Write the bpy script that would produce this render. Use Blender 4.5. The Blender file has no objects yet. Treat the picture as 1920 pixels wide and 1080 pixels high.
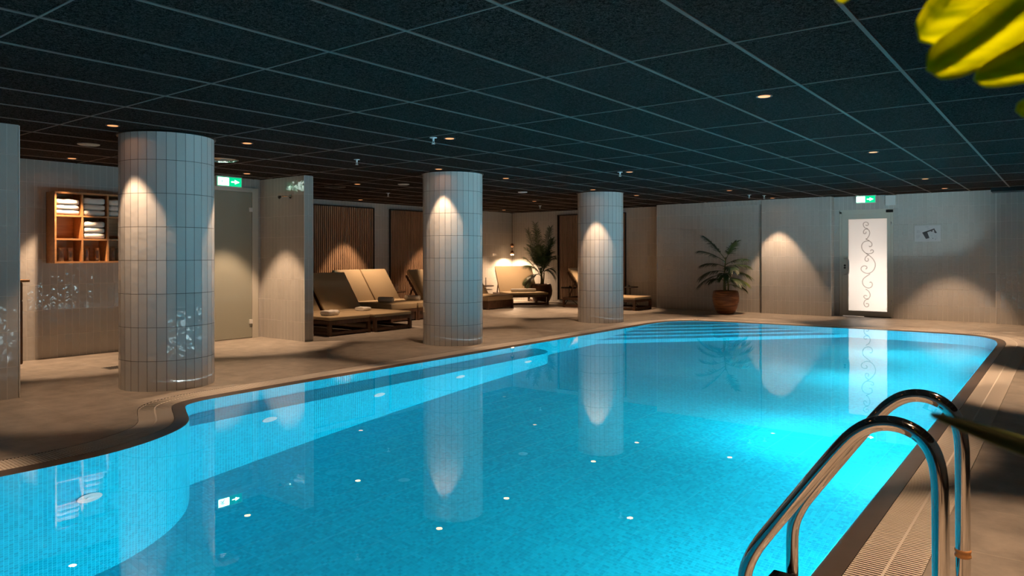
import bpy, bmesh, math, random
from mathutils import Vector, Matrix
C = bpy.context.scene.collection
sc = bpy.context.scene
PI = math.pi
random.seed(7)
H = 1.2187            # eye height
ZC = H + 1.113        # ceiling height

# ------------------------------------------------------------------ camera
cam = bpy.data.cameras.new('camera'); camo = bpy.data.objects.new('camera', cam); C.objects.link(camo)
cam.sensor_width = 36.0; cam.lens = 1358.0 / 1920 * 36.0
cam.shift_y = -(540 - 476.91) / 1920
cam.clip_start = 0.02; cam.clip_end = 60
cam.dof.use_dof = True; cam.dof.focus_distance = 6.0; cam.dof.aperture_fstop = 9.0
camo.matrix_world = Matrix.Translation((0, 0, H)) @ Matrix.Rotation(0.6571, 4, 'Z') @ Matrix.Rotation(PI / 2, 4, 'X') @ Matrix.Rotation(-0.0018, 4, 'Z')
sc.camera = camo

# ------------------------------------------------------------------ world, view, sampling
w = bpy.data.worlds.new('world'); sc.world = w; w.use_nodes = True
w.node_tree.nodes['Background'].inputs[0].default_value = (0.01, 0.012, 0.015, 1)
w.node_tree.nodes['Background'].inputs[1].default_value = 0.3
sc.view_settings.view_transform = 'Standard'
try: sc.view_settings.look = 'None'
except Exception: pass
sc.view_settings.gamma = 1.0
sc.view_settings.use_curve_mapping = False
sc.view_settings.exposure = 0.12
cy = sc.cycles
cy.use_denoising = True
cy.max_bounces = 9; cy.diffuse_bounces = 5; cy.glossy_bounces = 4; cy.transmission_bounces = 6; cy.transparent_max_bounces = 24
cy.sample_clamp_indirect = 6.0; cy.sample_clamp_direct = 0.0
cy.caustics_refractive = True; cy.caustics_reflective = True; cy.blur_glossy = 0.3

WARM = (1.0, 0.64, 0.385)
SPOT_W = 265.0
POOL_W = 350.0

# ------------------------------------------------------------------ nodes / materials
def new_mat(name):
    m = bpy.data.materials.new(name); m.use_nodes = True
    return m, m.node_tree.nodes, m.node_tree.links, m.node_tree.nodes['Principled BSDF']
def simple(name, col, rough=0.5, metal=0.0, spec=0.5, noise=0.0, nscale=30, bump=0.0, bscale=60, emis=None, estr=0, coat=0):
    m, n, l, b = new_mat(name)
    b.inputs['Base Color'].default_value = (*col, 1); b.inputs['Roughness'].default_value = rough
    b.inputs['Metallic'].default_value = metal; b.inputs['Specular IOR Level'].default_value = spec
    b.inputs['Coat Weight'].default_value = coat
    if noise:
        tc = n.new('ShaderNodeTexCoord'); t = n.new('ShaderNodeTexNoise'); t.inputs['Scale'].default_value = nscale
        t.inputs['Detail'].default_value = 4
        mx = n.new('ShaderNodeMix'); mx.data_type = 'RGBA'
        mx.inputs[6].default_value = (*[c * (1 - noise) for c in col], 1); mx.inputs[7].default_value = (*[min(1, c * (1 + noise)) for c in col], 1)
        l.new(tc.outputs['Object'], t.inputs['Vector']); l.new(t.outputs['Fac'], mx.inputs[0]); l.new(mx.outputs[2], b.inputs['Base Color'])
    if bump:
        tc = n.new('ShaderNodeTexCoord'); t = n.new('ShaderNodeTexNoise'); t.inputs['Scale'].default_value = bscale
        bp = n.new('ShaderNodeBump'); bp.inputs['Distance'].default_value = bump; bp.inputs['Strength'].default_value = 1
        l.new(tc.outputs['Object'], t.inputs['Vector']); l.new(t.outputs['Fac'], bp.inputs['Height']); l.new(bp.outputs[0], b.inputs['Normal'])
    if emis:
        b.inputs['Emission Color'].default_value = (*emis, 1); b.inputs['Emission Strength'].default_value = estr
    return m
def mathn(n, op, a=None, b=None):
    x = n.new('ShaderNodeMath'); x.operation = op
    if a is not None and not hasattr(a, 'links'): x.inputs[0].default_value = a
    if b is not None and not hasattr(b, 'links'): x.inputs[1].default_value = b
    return x
def tile_mat(name, bw, bh, mortar, c1, c2, cm, rough, wav, wavscale, tilt, offset=0.0, oz=0.0, spec=0.5, squash=1.0, rot=0.0):
    """tiles laid in metres over the UV map; per-tile colour, wavy glaze, tilt of each tile"""
    m, n, l, b = new_mat(name)
    uv = n.new('ShaderNodeUVMap'); mp = n.new('ShaderNodeMapping'); mp.inputs['Location'].default_value = (0, oz, 0); mp.inputs['Rotation'].default_value = (0, 0, rot)
    br = n.new('ShaderNodeTexBrick'); br.offset = offset; br.squash = squash
    br.inputs['Scale'].default_value = 1; br.inputs['Brick Width'].default_value = bw; br.inputs['Row Height'].default_value = bh
    br.inputs['Mortar Size'].default_value = mortar; br.inputs['Mortar Smooth'].default_value = 0.1; br.inputs['Bias'].default_value = 0
    br.inputs['Color1'].default_value = (*c1, 1); br.inputs['Color2'].default_value = (*c2, 1); br.inputs['Mortar'].default_value = (*cm, 1)
    l.new(uv.outputs[0], mp.inputs[0]); l.new(mp.outputs[0], br.inputs['Vector']); l.new(br.outputs['Color'], b.inputs['Base Color'])
    b.inputs['Roughness'].default_value = rough; b.inputs['Specular IOR Level'].default_value = spec
    # height: noise waviness + per tile ramp + recessed joint
    sx = n.new('ShaderNodeSeparateXYZ'); l.new(mp.outputs[0], sx.inputs[0])
    dx = mathn(n, 'DIVIDE', None, bw); l.new(sx.outputs[0], dx.inputs[0]); dy = mathn(n, 'DIVIDE', None, bh); l.new(sx.outputs[1], dy.inputs[0])
    fx = mathn(n, 'FLOOR'); l.new(dx.outputs[0], fx.inputs[0]); fy = mathn(n, 'FLOOR'); l.new(dy.outputs[0], fy.inputs[0])
    cb = n.new('ShaderNodeCombineXYZ'); l.new(fx.outputs[0], cb.inputs[0]); l.new(fy.outputs[0], cb.inputs[1])
    wn = n.new('ShaderNodeTexWhiteNoise'); wn.noise_dimensions = '3D'; l.new(cb.outputs[0], wn.inputs['Vector'])
    ss = n.new('ShaderNodeSeparateColor'); l.new(wn.outputs['Color'], ss.inputs[0])
    rx = mathn(n, 'SUBTRACT', None, 0.5); l.new(ss.outputs[0], rx.inputs[0]); ry = mathn(n, 'SUBTRACT', None, 0.5); l.new(ss.outputs[1], ry.inputs[0])
    lx = mathn(n, 'SUBTRACT'); l.new(dx.outputs[0], lx.inputs[0]); l.new(fx.outputs[0], lx.inputs[1])
    ly = mathn(n, 'SUBTRACT'); l.new(dy.outputs[0], ly.inputs[0]); l.new(fy.outputs[0], ly.inputs[1])
    lxm = mathn(n, 'MULTIPLY', None, bw); l.new(lx.outputs[0], lxm.inputs[0]); lym = mathn(n, 'MULTIPLY', None, bh); l.new(ly.outputs[0], lym.inputs[0])
    mx = mathn(n, 'MULTIPLY'); l.new(rx.outputs[0], mx.inputs[0]); l.new(lxm.outputs[0], mx.inputs[1])
    my = mathn(n, 'MULTIPLY'); l.new(ry.outputs[0], my.inputs[0]); l.new(lym.outputs[0], my.inputs[1])
    ad = mathn(n, 'ADD'); l.new(mx.outputs[0], ad.inputs[0]); l.new(my.outputs[0], ad.inputs[1])
    tl = mathn(n, 'MULTIPLY', None, tilt); l.new(ad.outputs[0], tl.inputs[0])
    ns = n.new('ShaderNodeTexNoise'); ns.inputs['Scale'].default_value = wavscale; ns.inputs['Detail'].default_value = 1
    ofs = n.new('ShaderNodeVectorMath'); ofs.operation = 'MULTIPLY_ADD'; ofs.inputs[1].default_value = (3.7, 3.7, 3.7)
    l.new(wn.outputs['Color'], ofs.inputs[0]); l.new(mp.outputs[0], ofs.inputs[2]); l.new(ofs.outputs[0], ns.inputs['Vector'])
    nm = mathn(n, 'MULTIPLY', None, wav); l.new(ns.outputs['Fac'], nm.inputs[0])
    a2 = mathn(n, 'ADD'); l.new(tl.outputs[0], a2.inputs[0]); l.new(nm.outputs[0], a2.inputs[1])
    mo = mathn(n, 'MULTIPLY', None, -0.0015); l.new(br.outputs['Fac'], mo.inputs[0])
    a3 = mathn(n, 'ADD'); l.new(a2.outputs[0], a3.inputs[0]); l.new(mo.outputs[0], a3.inputs[1])
    bp = n.new('ShaderNodeBump'); bp.inputs['Distance'].default_value = 1.0; bp.inputs['Strength'].default_value = 1.0
    l.new(a3.outputs[0], bp.inputs['Height']); l.new(bp.outputs[0], b.inputs['Normal'])
    rr = n.new('ShaderNodeMapRange'); rr.inputs['To Min'].default_value = rough; rr.inputs['To Max'].default_value = 0.7
    l.new(br.outputs['Fac'], rr.inputs['Value']); l.new(rr.outputs[0], b.inputs['Roughness'])
    return m
M = {}
M['wall_tile'] = tile_mat('wall_tile', .08, .30, .0022, (.53, .515, .49), (.495, .48, .455), (.74, .71, .67), .10, .0046, 13, .035, oz=.03)
M['column_tile'] = tile_mat('column_tile', .0805, .30, .0022, (.76, .75, .735), (.70, .69, .675), (.15, .145, .14), .10, .0042, 12, .04, oz=.03)
M['pool_tile'] = tile_mat('pool_tile', .030, .024, .0014, (.001, .41, .60), (.002, .57, .78), (.008, .80, .94), .25, .0, 40, .0, offset=.5, rot=PI/2)
M['pool_floor'] = tile_mat('pool_floor', .024, .024, .0012, (.001, .35, .48), (.003, .50, .64), (.002, .43, .56), .3, .0, 40, .0, offset=.0)
M['floor'] = tile_mat('floor', .60, .60, .003, (.42, .375, .325), (.385, .342, .295), (.56, .50, .43), .42, .0, 3, .0, oz=.1)
# stone clouding on the deck tile
m = M['floor']; n = m.node_tree.nodes; l = m.node_tree.links; b = n['Principled BSDF']
br = [x for x in n if x.type == 'TEX_BRICK'][0]; uv = [x for x in n if x.type == 'UVMAP'][0]
nz = n.new('ShaderNodeTexNoise'); nz.inputs['Scale'].default_value = 5; nz.inputs['Detail'].default_value = 8; nz.inputs['Roughness'].default_value = .65
rmp = n.new('ShaderNodeMapRange'); rmp.inputs['From Min'].default_value = .3; rmp.inputs['From Max'].default_value = .7; rmp.inputs['To Min'].default_value = .68; rmp.inputs['To Max'].default_value = 1.2
vm = n.new('ShaderNodeVectorMath'); vm.operation = 'SCALE'
l.new(uv.outputs[0], nz.inputs['Vector']); l.new(nz.outputs['Fac'], rmp.inputs['Value']); l.new(br.outputs['Color'], vm.inputs[0]); l.new(rmp.outputs[0], vm.inputs['Scale']); l.new(vm.outputs[0], b.inputs['Base Color'])

def ceiling_mat():
    m, n, l, b = new_mat('ceiling_panel')
    tc = n.new('ShaderNodeTexCoord'); v = n.new('ShaderNodeTexNoise'); v.inputs['Scale'].default_value = 70; v.inputs['Detail'].default_value = 6; v.inputs['Roughness'].default_value = .8; v.inputs['Distortion'].default_value = 1.5
    r = n.new('ShaderNodeValToRGB'); r.color_ramp.elements[0].position = .45; r.color_ramp.elements[0].color = (.009, .0078, .0072, 1)
    r.color_ramp.elements[1].position = .64; r.color_ramp.elements[1].color = (.105, .088, .080, 1)
    l.new(tc.outputs['Object'], v.inputs['Vector']); l.new(v.outputs['Fac'], r.inputs[0]); l.new(r.outputs[0], b.inputs['Base Color'])
    bp = n.new('ShaderNodeBump'); bp.inputs['Distance'].default_value = .004; l.new(v.outputs['Fac'], bp.inputs['Height']); l.new(bp.outputs[0], b.inputs['Normal'])
    b.inputs['Roughness'].default_value = .95; b.inputs['Specular IOR Level'].default_value = 0
    return m
M['ceiling'] = ceiling_mat()
M['tbar'] = simple('tbar', (.23, .185, .165), .8, spec=.05)
M['coping'] = simple('coping', (.11, .085, .07), .35, noise=.2, nscale=12)
M['grate'] = simple('grate', (.80, .73, .65), .5)
M['channel'] = simple('channel', (.05, .042, .036), .7)
M['steel'] = simple('steel', (.58, .55, .52), .07, 1.0)
M['brushed'] = simple('brushed', (.55, .54, .52), .3, 1.0)
M['grey_metal'] = simple('grey_metal', (.55, .53, .50), .3, .3)
M['brass'] = simple('brass', (.62, .38, .24), .15, 1.0)
M['edge_trim'] = simple('edge_trim', (.75, .73, .70), .35)
M['black'] = simple('black', (.012, .012, .013), .4)
M['white'] = simple('white', (.75, .75, .74), .4)
M['white_plastic'] = simple('white_plastic', (.72, .80, .82), .35)
M['darkframe'] = simple('darkframe', (.02, .015, .012), .5)
M['cushion'] = simple('cushion', (.50, .38, .23), .85, noise=.05, nscale=60, bump=.0006, bscale=400)
M['towel'] = simple('towel', (.80, .77, .73), .95, bump=.003, bscale=160)
M['towel_grey'] = simple('towel_grey', (.68, .65, .60), .95, bump=.003, bscale=160)
M['frame_paint'] = simple('frame_paint', (.60, .58, .51), .45)
M['soil'] = simple('soil', (.03, .02, .014), .95, bump=.01, bscale=80)
M['stem'] = simple('stem', (.16, .15, .06), .7, noise=.4, nscale=40)
M['leaf'] = simple('leaf', (.028, .065, .018), .45)
M['leaf_young'] = simple('leaf_young', (.12, .16, .03), .45)
M['orange'] = simple('orange_ring', (.45, .20, .06), .5)
M['paper'] = simple('paper', (.60, .58, .585), .6)
M['ink'] = simple('ink', (.07, .055, .055), .6)
M['ink_grey'] = simple('ink_grey', (.38, .36, .38), .6)
def lens_mat():
    # narrow-beam lens: dim orange from the side, bright towards the beam
    m, n, l, b = new_mat('lamp_glow')
    b.inputs['Base Color'].default_value = (.3, .2, .1, 1); b.inputs['Emission Color'].default_value = (1, .40, .15, 1)
    ge = n.new('ShaderNodeNewGeometry'); sp = n.new('ShaderNodeSeparateXYZ'); ab = n.new('ShaderNodeMath'); ab.operation = 'ABSOLUTE'
    mr = n.new('ShaderNodeMapRange'); mr.inputs['From Min'].default_value = .215; mr.inputs['From Max'].default_value = .30; mr.inputs['To Min'].default_value = 1.05; mr.inputs['To Max'].default_value = 18
    l.new(ge.outputs['Incoming'], sp.inputs[0]); l.new(sp.outputs[2], ab.inputs[0]); l.new(ab.outputs[0], mr.inputs['Value']); l.new(mr.outputs[0], b.inputs['Emission Strength'])
    return m
M['lamp_glow'] = lens_mat()
M['bulb'] = simple('bulb', (1, .8, .6), .5, emis=(1, .66, .36), estr=25)
M['pool_lens'] = simple('pool_lens', (.9, .95, 1), .3, emis=(.85, .97, 1), estr=160)
M['sign_white'] = simple('sign_white', (.8, 1, .9), .4, emis=(.80, 1.0, .90), estr=8)
M['sign_green'] = simple('sign_green', (.0, .4, .15), .4, emis=(.0, .42, .17), estr=1.6)
def wood(name, c1, c2, scale=(2, 30, 30), rough=.4):
    m, n, l, b = new_mat(name)
    tc = n.new('ShaderNodeTexCoord'); mp = n.new('ShaderNodeMapping'); mp.inputs['Scale'].default_value = scale
    t = n.new('ShaderNodeTexNoise'); t.inputs['Scale'].default_value = 1; t.inputs['Detail'].default_value = 5; t.inputs['Distortion'].default_value = .6
    r = n.new('ShaderNodeValToRGB'); r.color_ramp.elements[0].color = (*c1, 1); r.color_ramp.elements[1].color = (*c2, 1)
    r.color_ramp.elements[0].position = .35; r.color_ramp.elements[1].position = .65
    l.new(tc.outputs['Object'], mp.inputs[0]); l.new(mp.outputs[0], t.inputs['Vector']); l.new(t.outputs['Fac'], r.inputs[0]); l.new(r.outputs[0], b.inputs['Base Color'])
    b.inputs['Roughness'].default_value = rough
    return m
M['oak'] = wood('oak', (.42, .20, .075), (.55, .28, .11), (30, 2, 30))
M['walnut'] = wood('walnut', (.075, .035, .018), (.13, .062, .03), (20, 20, 3), .45)
M['vanity'] = wood('vanity', (.14, .068, .032), (.20, .10, .05), (20, 20, 3), .4)
M['slat'] = wood('slat_wood', (.30, .19, .115), (.44, .28, .175), (40, 40, 2.5), .5)
M['felt'] = simple('felt', (.015, .012, .010), .95)
def pot_mat(name, c1, c2, stripes=True):
    m, n, l, b = new_mat(name)
    tc = n.new('ShaderNodeTexCoord'); mp = n.new('ShaderNodeMapping'); mp.inputs['Scale'].default_value = (3, 3, 26)
    t = n.new('ShaderNodeTexNoise'); t.inputs['Scale'].default_value = 1; t.inputs['Detail'].default_value = 6; t.inputs['Distortion'].default_value = .5
    r = n.new('ShaderNodeValToRGB'); r.color_ramp.elements[0].color = (*c1, 1); r.color_ramp.elements[1].color = (*c2, 1)
    r.color_ramp.elements[0].position = .38; r.color_ramp.elements[1].position = .62
    l.new(tc.outputs['Object'], mp.inputs[0]); l.new(mp.outputs[0], t.inputs['Vector']); l.new(t.outputs['Fac'], r.inputs[0]); l.new(r.outputs[0], b.inputs['Base Color'])
    bp = n.new('ShaderNodeBump'); bp.inputs['Distance'].default_value = .006; l.new(t.outputs['Fac'], bp.inputs['Height']); l.new(bp.outputs[0], b.inputs['Normal'])
    b.inputs['Roughness'].default_value = .35
    return m
M['pot_orange'] = pot_mat('pot_orange', (.16, .05, .018), (.42, .16, .055))
M['pot_brown'] = pot_mat('pot_brown', (.07, .03, .016), (.14, .06, .03))
def glass_mat(name, col=(1, 1, 1), rough=0.0, ior=1.45):
    m, n, l, b = new_mat(name); n.remove(b)
    g = n.new('ShaderNodeBsdfGlass'); g.inputs['Color'].default_value = (*col, 1); g.inputs['Roughness'].default_value = rough; g.inputs['IOR'].default_value = ior
    l.new(g.outputs[0], n['Material Output'].inputs[0]); return m, n, l, g
def thin_glass():
    m, n, l, b = new_mat('drinking_glass'); n.remove(b)
    t = n.new('ShaderNodeBsdfTransparent'); t.inputs['Color'].default_value = (.985, .985, .985, 1); g = n.new('ShaderNodeBsdfGlossy'); g.inputs['Roughness'].default_value = .03
    f = n.new('ShaderNodeLayerWeight'); f.inputs['Blend'].default_value = .5; pw = mathn(n, 'POWER', None, 3.0); ml = mathn(n, 'MULTIPLY_ADD', None, .45); ml.inputs[2].default_value = .15
    l.new(f.outputs['Facing'], pw.inputs[0]); l.new(pw.outputs[0], ml.inputs[0]); mx = n.new('ShaderNodeMixShader')
    l.new(ml.outputs[0], mx.inputs[0]); l.new(t.outputs[0], mx.inputs[1]); l.new(g.outputs[0], mx.inputs[2]); l.new(mx.outputs[0], n['Material Output'].inputs[0]); return m
M['glass'] = thin_glass()
def water_mat():
    m, n, l, g = glass_mat('pool_water', (.97, .995, 1.0), 0.0, 1.333)
    tc = n.new('ShaderNodeTexCoord'); t = n.new('ShaderNodeTexNoise'); t.inputs['Scale'].default_value = 2.2; t.inputs['Detail'].default_value = 2
    bp = n.new('ShaderNodeBump'); bp.inputs['Distance'].default_value = .00012; bp.inputs['Strength'].default_value = 1
    l.new(tc.outputs['Object'], t.inputs['Vector']); l.new(t.outputs['Fac'], bp.inputs['Height']); l.new(bp.outputs[0], g.inputs['Normal'])
    return m
M['water'] = water_mat()
def frosted():
    m, n, l, b = new_mat('frosted_pane'); n.remove(b)
    t = n.new('ShaderNodeBsdfTranslucent'); t.inputs['Color'].default_value = (.85, .83, .82, 1)
    d = n.new('ShaderNodeBsdfPrincipled'); d.inputs['Base Color'].default_value = (.6, .6, .58, 1); d.inputs['Roughness'].default_value = .25
    mx = n.new('ShaderNodeMixShader'); mx.inputs[0].default_value = .3
    l.new(t.outputs[0], mx.inputs[1]); l.new(d.outputs[0], mx.inputs[2]); l.new(mx.outputs[0], n['Material Output'].inputs[0]); return m
M['frosted'] = frosted()
def scroll_mat():
    m, n, l, b = new_mat('scroll_film'); n.remove(b)
    t = n.new('ShaderNodeBsdfTransparent'); t.inputs['Color'].default_value = (.84, .82, .80, 1)
    d = n.new('ShaderNodeBsdfDiffuse'); d.inputs['Color'].default_value = (.42, .40, .38, 1)
    mx = n.new('ShaderNodeMixShader'); mx.inputs[0].default_value = .22
    l.new(t.outputs[0], mx.inputs[1]); l.new(d.outputs[0], mx.inputs[2]); l.new(mx.outputs[0], n['Material Output'].inputs[0]); return m
M['scroll'] = scroll_mat()
M['milk_glass'] = simple('milk_glass', (.36, .37, .31), .22)
def leafmat_bright():
    m, n, l, b = new_mat('leaf_bright')
    b.inputs['Roughness'].default_value = .7; b.inputs['Specular IOR Level'].default_value = .0
    nt = n.new('ShaderNodeTexNoise'); nt.inputs['Scale'].default_value = 1; nt.inputs['Detail'].default_value = 2
    rr = n.new('ShaderNodeValToRGB'); rr.color_ramp.elements[0].color = (.20, .27, 0, 1); rr.color_ramp.elements[1].color = (.55, .60, .002, 1); rr.color_ramp.elements[0].position = .36; rr.color_ramp.elements[1].position = .55
    t = n.new('ShaderNodeBsdfTranslucent'); t.inputs['Color'].default_value = (.72, .78, .002, 1)
    mx = n.new('ShaderNodeMixShader'); mx.inputs[0].default_value = .45
    tc = n.new('ShaderNodeTexCoord'); mp = n.new('ShaderNodeMapping'); mp.inputs['Scale'].default_value = (20, 20, 110); mp.inputs['Rotation'].default_value = (0, .6, 0)
    l.new(tc.outputs['Object'], mp.inputs[0]); l.new(mp.outputs[0], nt.inputs['Vector']); l.new(nt.outputs['Fac'], rr.inputs[0]); l.new(rr.outputs[0], b.inputs['Base Color'])
    l.new(b.outputs[0], mx.inputs[1]); l.new(t.outputs[0], mx.inputs[2]); l.new(mx.outputs[0], n['Material Output'].inputs[0]); return m
M['leaf_bright'] = leafmat_bright()

# ------------------------------------------------------------------ mesh builder
class MB:
    def __init__(s): s.v = []; s.f = []; s.uv = []; s.sm = []
    def face(s, pts, uv=None, smooth=False):
        i = len(s.v); s.v += [tuple(p) for p in pts]; s.f.append(list(range(i, i + len(pts)))); s.uv.append(uv); s.sm.append(smooth)
    def grid(s, rows, closed=False, smooth=True, uvs=None, flip=False):
        i0 = len(s.v); nr = len(rows); nc = len(rows[0])
        for r in rows: s.v += [tuple(p) for p in r]
        for a in range(nr - 1):
            for b in range(nc if closed else nc - 1):
                b2 = (b + 1) % nc
                q = [i0 + a * nc + b, i0 + a * nc + b2, i0 + (a + 1) * nc + b2, i0 + (a + 1) * nc + b]
                u = None
                if uvs: u = [uvs(a, b), uvs(a, b + 1), uvs(a + 1, b + 1), uvs(a + 1, b)]
                if flip: q.reverse(); u = u[::-1] if u else None
                s.f.append(q); s.uv.append(u); s.sm.append(smooth)
        return s
    def box(s, x0, y0, z0, x1, y1, z1):
        if x0 > x1: x0, x1 = x1, x0
        if y0 > y1: y0, y1 = y1, y0
        if z0 > z1: z0, z1 = z1, z0
        p = [(x0,y0,z0),(x1,y0,z0),(x1,y1,z0),(x0,y1,z0),(x0,y0,z1),(x1,y0,z1),(x1,y1,z1),(x0,y1,z1)]
        i = len(s.v); s.v += p
        for q in ((3,2,1,0),(4,5,6,7),(0,1,5,4),(1,2,6,5),(2,3,7,6),(3,0,4,7)):
            s.f.append([i + k for k in q]); s.uv.append(None); s.sm.append(False)
        return s
    def obox(s, c, ax, ay, az):
        """box about centre c with half-axis vectors"""
        c, ax, ay, az = map(Vector, (c, ax, ay, az)); i = len(s.v)
        for sz in (-1, 1):
            for sx, sy in ((-1,-1),(1,-1),(1,1),(-1,1)): s.v.append(tuple(c + ax*sx + ay*sy + az*sz))
        for q in ((3,2,1,0),(4,5,6,7),(0,1,5,4),(1,2,6,5),(2,3,7,6),(3,0,4,7)):
            s.f.append([i + k for k in q]); s.uv.append(None); s.sm.append(False)
        return s
    def lathe(s, prof, c=(0, 0, 0), seg=32, smooth=True, caps=True):
        rows = [[(c[0] + r*math.cos(2*PI*k/seg), c[1] + r*math.sin(2*PI*k/seg), c[2] + z) for k in range(seg)] for r, z in prof]
        s.grid(rows, True, smooth)
        if caps:
            if prof[0][0] > 1e-5: s.face(rows[0][::-1])
            if prof[-1][0] > 1e-5: s.face(rows[-1])
        return s
    def tube(s, pts, rad, seg=12, caps=True, smooth=True):
        pts = [Vector(p) for p in pts]; n = len(pts)
        rads = rad if isinstance(rad, (list, tuple)) else [rad] * n
        T = [(pts[min(i+1, n-1)] - pts[max(i-1, 0)]).normalized() for i in range(n)]
        up = Vector((0, 0, 1)) if abs(T[0].z) < .9 else Vector((1, 0, 0))
        N = (up - T[0]*up.dot(T[0])).normalized(); rows = []
        for i in range(n):
            N = (N - T[i]*N.dot(T[i])).normalized(); B = T[i].cross(N)
            rows.append([tuple(pts[i] + (N*math.cos(2*PI*k/seg) + B*math.sin(2*PI*k/seg))*rads[i]) for k in range(seg)])
        s.grid(rows, True, smooth)
        if caps: s.face(rows[0][::-1]); s.face(rows[-1])
        return s
    def disc(s, c, nrm, r, seg=24, thick=.004):
        c = Vector(c); nrm = Vector(nrm).normalized()
        return s.tube([c - nrm*thick/2, c + nrm*thick/2], r, seg, True, False)
    def prism(s, poly, z0, z1):
        s.face([(x, y, z1) for x, y in poly]); s.face([(x, y, z0) for x, y in poly][::-1])
        n = len(poly)
        for i in range(n):
            a, b = poly[i], poly[(i+1) % n]
            s.face([(a[0],a[1],z0),(b[0],b[1],z0),(b[0],b[1],z1),(a[0],a[1],z1)])
        return s
    def sphere(s, c, r, seg=20, rings=12, sc_=(1, 1, 1)):
        rows = []
        for i in range(rings + 1):
            t = -PI/2 + PI*i/rings
            rows.append([(c[0]+sc_[0]*r*math.cos(t)*math.cos(2*PI*k/seg), c[1]+sc_[1]*r*math.cos(t)*math.sin(2*PI*k/seg), c[2]+sc_[2]*r*math.sin(t)) for k in range(seg)])
        return s.grid(rows, True, True)
    def build(s, name, mat, parent=None, bevel=0, subsurf=0, merge=True, wuv=(0, 0, 0)):
        me = bpy.data.meshes.new(name); me.from_pydata(s.v, [], s.f)
        ul = me.uv_layers.new(name='UVMap')
        for p, u, sm in zip(me.polygons, s.uv, s.sm):
            p.use_smooth = sm
            if u:
                for li, q in zip(p.loop_indices, u): ul.data[li].uv = q
            else:
                nn = p.normal; a = (abs(nn.x), abs(nn.y), abs(nn.z)); k = a.index(max(a))
                for li in p.loop_indices:
                    co = me.vertices[me.loops[li].vertex_index].co
                    ul.data[li].uv = (co.y + wuv[1], co.z) if k == 0 else (co.x + wuv[0], co.z) if k == 1 else (co.x + wuv[0], co.y + wuv[1])
        if merge:
            bm = bmesh.new(); bm.from_mesh(me); bmesh.ops.remove_doubles(bm, verts=bm.verts, dist=1e-5)
            bmesh.ops.dissolve_degenerate(bm, dist=1e-6, edges=bm.edges)
            bm.to_mesh(me); bm.free()
        me.materials.append(M[mat] if isinstance(mat, str) else mat)
        o = bpy.data.objects.new(name, me); C.objects.link(o)
        if parent: o.parent = parent
        if bevel:
            md = o.modifiers.new('bevel', 'BEVEL'); md.width = bevel; md.segments = 2; md.limit_method = 'ANGLE'; md.angle_limit = .6
        if subsurf:
            md = o.modifiers.new('sub', 'SUBSURF'); md.levels = subsurf; md.render_levels = subsurf
        return o
def empty(name, loc=(0, 0, 0), rz=0.0):
    o = bpy.data.objects.new(name, None); o.empty_display_size = .1; C.objects.link(o); o.location = loc; o.rotation_euler = (0, 0, rz); return o
def tag(o, label, cat, group=None):
    o['label'] = label; o['category'] = cat
    if group: o['group'] = group
    return o
def struct(o, label=None, cat=None):
    o['kind'] = 'structure'
    if label: o['label'] = label
    if cat: o['category'] = cat
    return o
def copy_tree(o, parent=None):
    c = o.copy(); C.objects.link(c); c.parent = parent
    for ch in list(o.children): copy_tree(ch, c)
    return c

# ------------------------------------------------------------------ pool outline
CTRL = [(-.79, -1.2), (-.79, 0), (-.79, 2), (-.79, 4), (-.79, 6), (-.79, 8), (-.79, 10), (-.79, 11.4), (-.80, 11.9), (-.88, 12.35), (-1.08, 12.68), (-1.45, 12.80),
        (-2.2, 12.81), (-3.1, 12.77), (-4.3, 12.70), (-5.1, 12.62), (-5.48, 12.50), (-5.74, 12.22), (-5.83, 11.8), (-5.84, 11.0), (-5.83, 10), (-5.83, 8), (-5.83, 6), (-5.83, 4.6),
        (-5.82, 3.9), (-5.81, 3.45), (-5.79, 3.22), (-5.72, 3.06), (-5.56, 2.97), (-5.38, 2.89), (-5.20, 2.80), (-5.02, 2.66), (-4.87, 2.45), (-4.77, 2.24), (-4.71, 2.02), (-4.69, 1.75),
        (-4.70, 1.3), (-4.70, .6), (-4.68, -.6), (-4.60, -1.2), (-4.35, -1.65), (-3.9, -1.85), (-2.8, -1.9), (-1.6, -1.88), (-1.05, -1.78), (-.85, -1.55)]
def catmull(P, step=.04):
    out = []; n = len(P)
    for i in range(n):
        p0, p1, p2, p3 = [Vector(P[(i + k - 1) % n]) for k in range(4)]
        L = (p2 - p1).length; m = max(1, int(L / step))
        # centripetal
        t1 = max((p1-p0).length, 1e-6)**.5; t2 = t1 + max(L, 1e-6)**.5; t3 = t2 + max((p3-p2).length, 1e-6)**.5
        for k in range(m):
            t = t1 + (t2 - t1)*k/m
            A1 = p0*((t1-t)/t1) + p1*(t/t1); A2 = p1*((t2-t)/(t2-t1)) + p2*((t-t1)/(t2-t1)); A3 = p2*((t3-t)/(t3-t2)) + p3*((t-t2)/(t3-t2))
            B1 = A1*((t2-t)/t2) + A2*(t/t2); B2 = A2*((t3-t)/(t3-t1)) + A3*((t-t1)/(t3-t1))
            out.append(B1*((t2-t)/(t2-t1)) + B2*((t-t1)/(t2-t1)))
    return out
OUT = catmull(CTRL)                      # counter-clockwise
NO = len(OUT)
S = [0.0]
for i in range(NO): S.append(S[-1] + (OUT[(i+1) % NO] - OUT[i]).length)
def normal_at(i):
    t = (OUT[(i+1) % NO] - OUT[i-1]).normalized(); return Vector((t.y, -t.x))
NRM = [normal_at(i) for i in range(NO)]
for _ in range(2): NRM = [((NRM[i-1] + NRM[i]*2 + NRM[(i+1) % NO])).normalized() for i in range(NO)]
def off(d): return [OUT[i] + NRM[i]*d for i in range(NO)]
COP, GR = .10, .345
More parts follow.
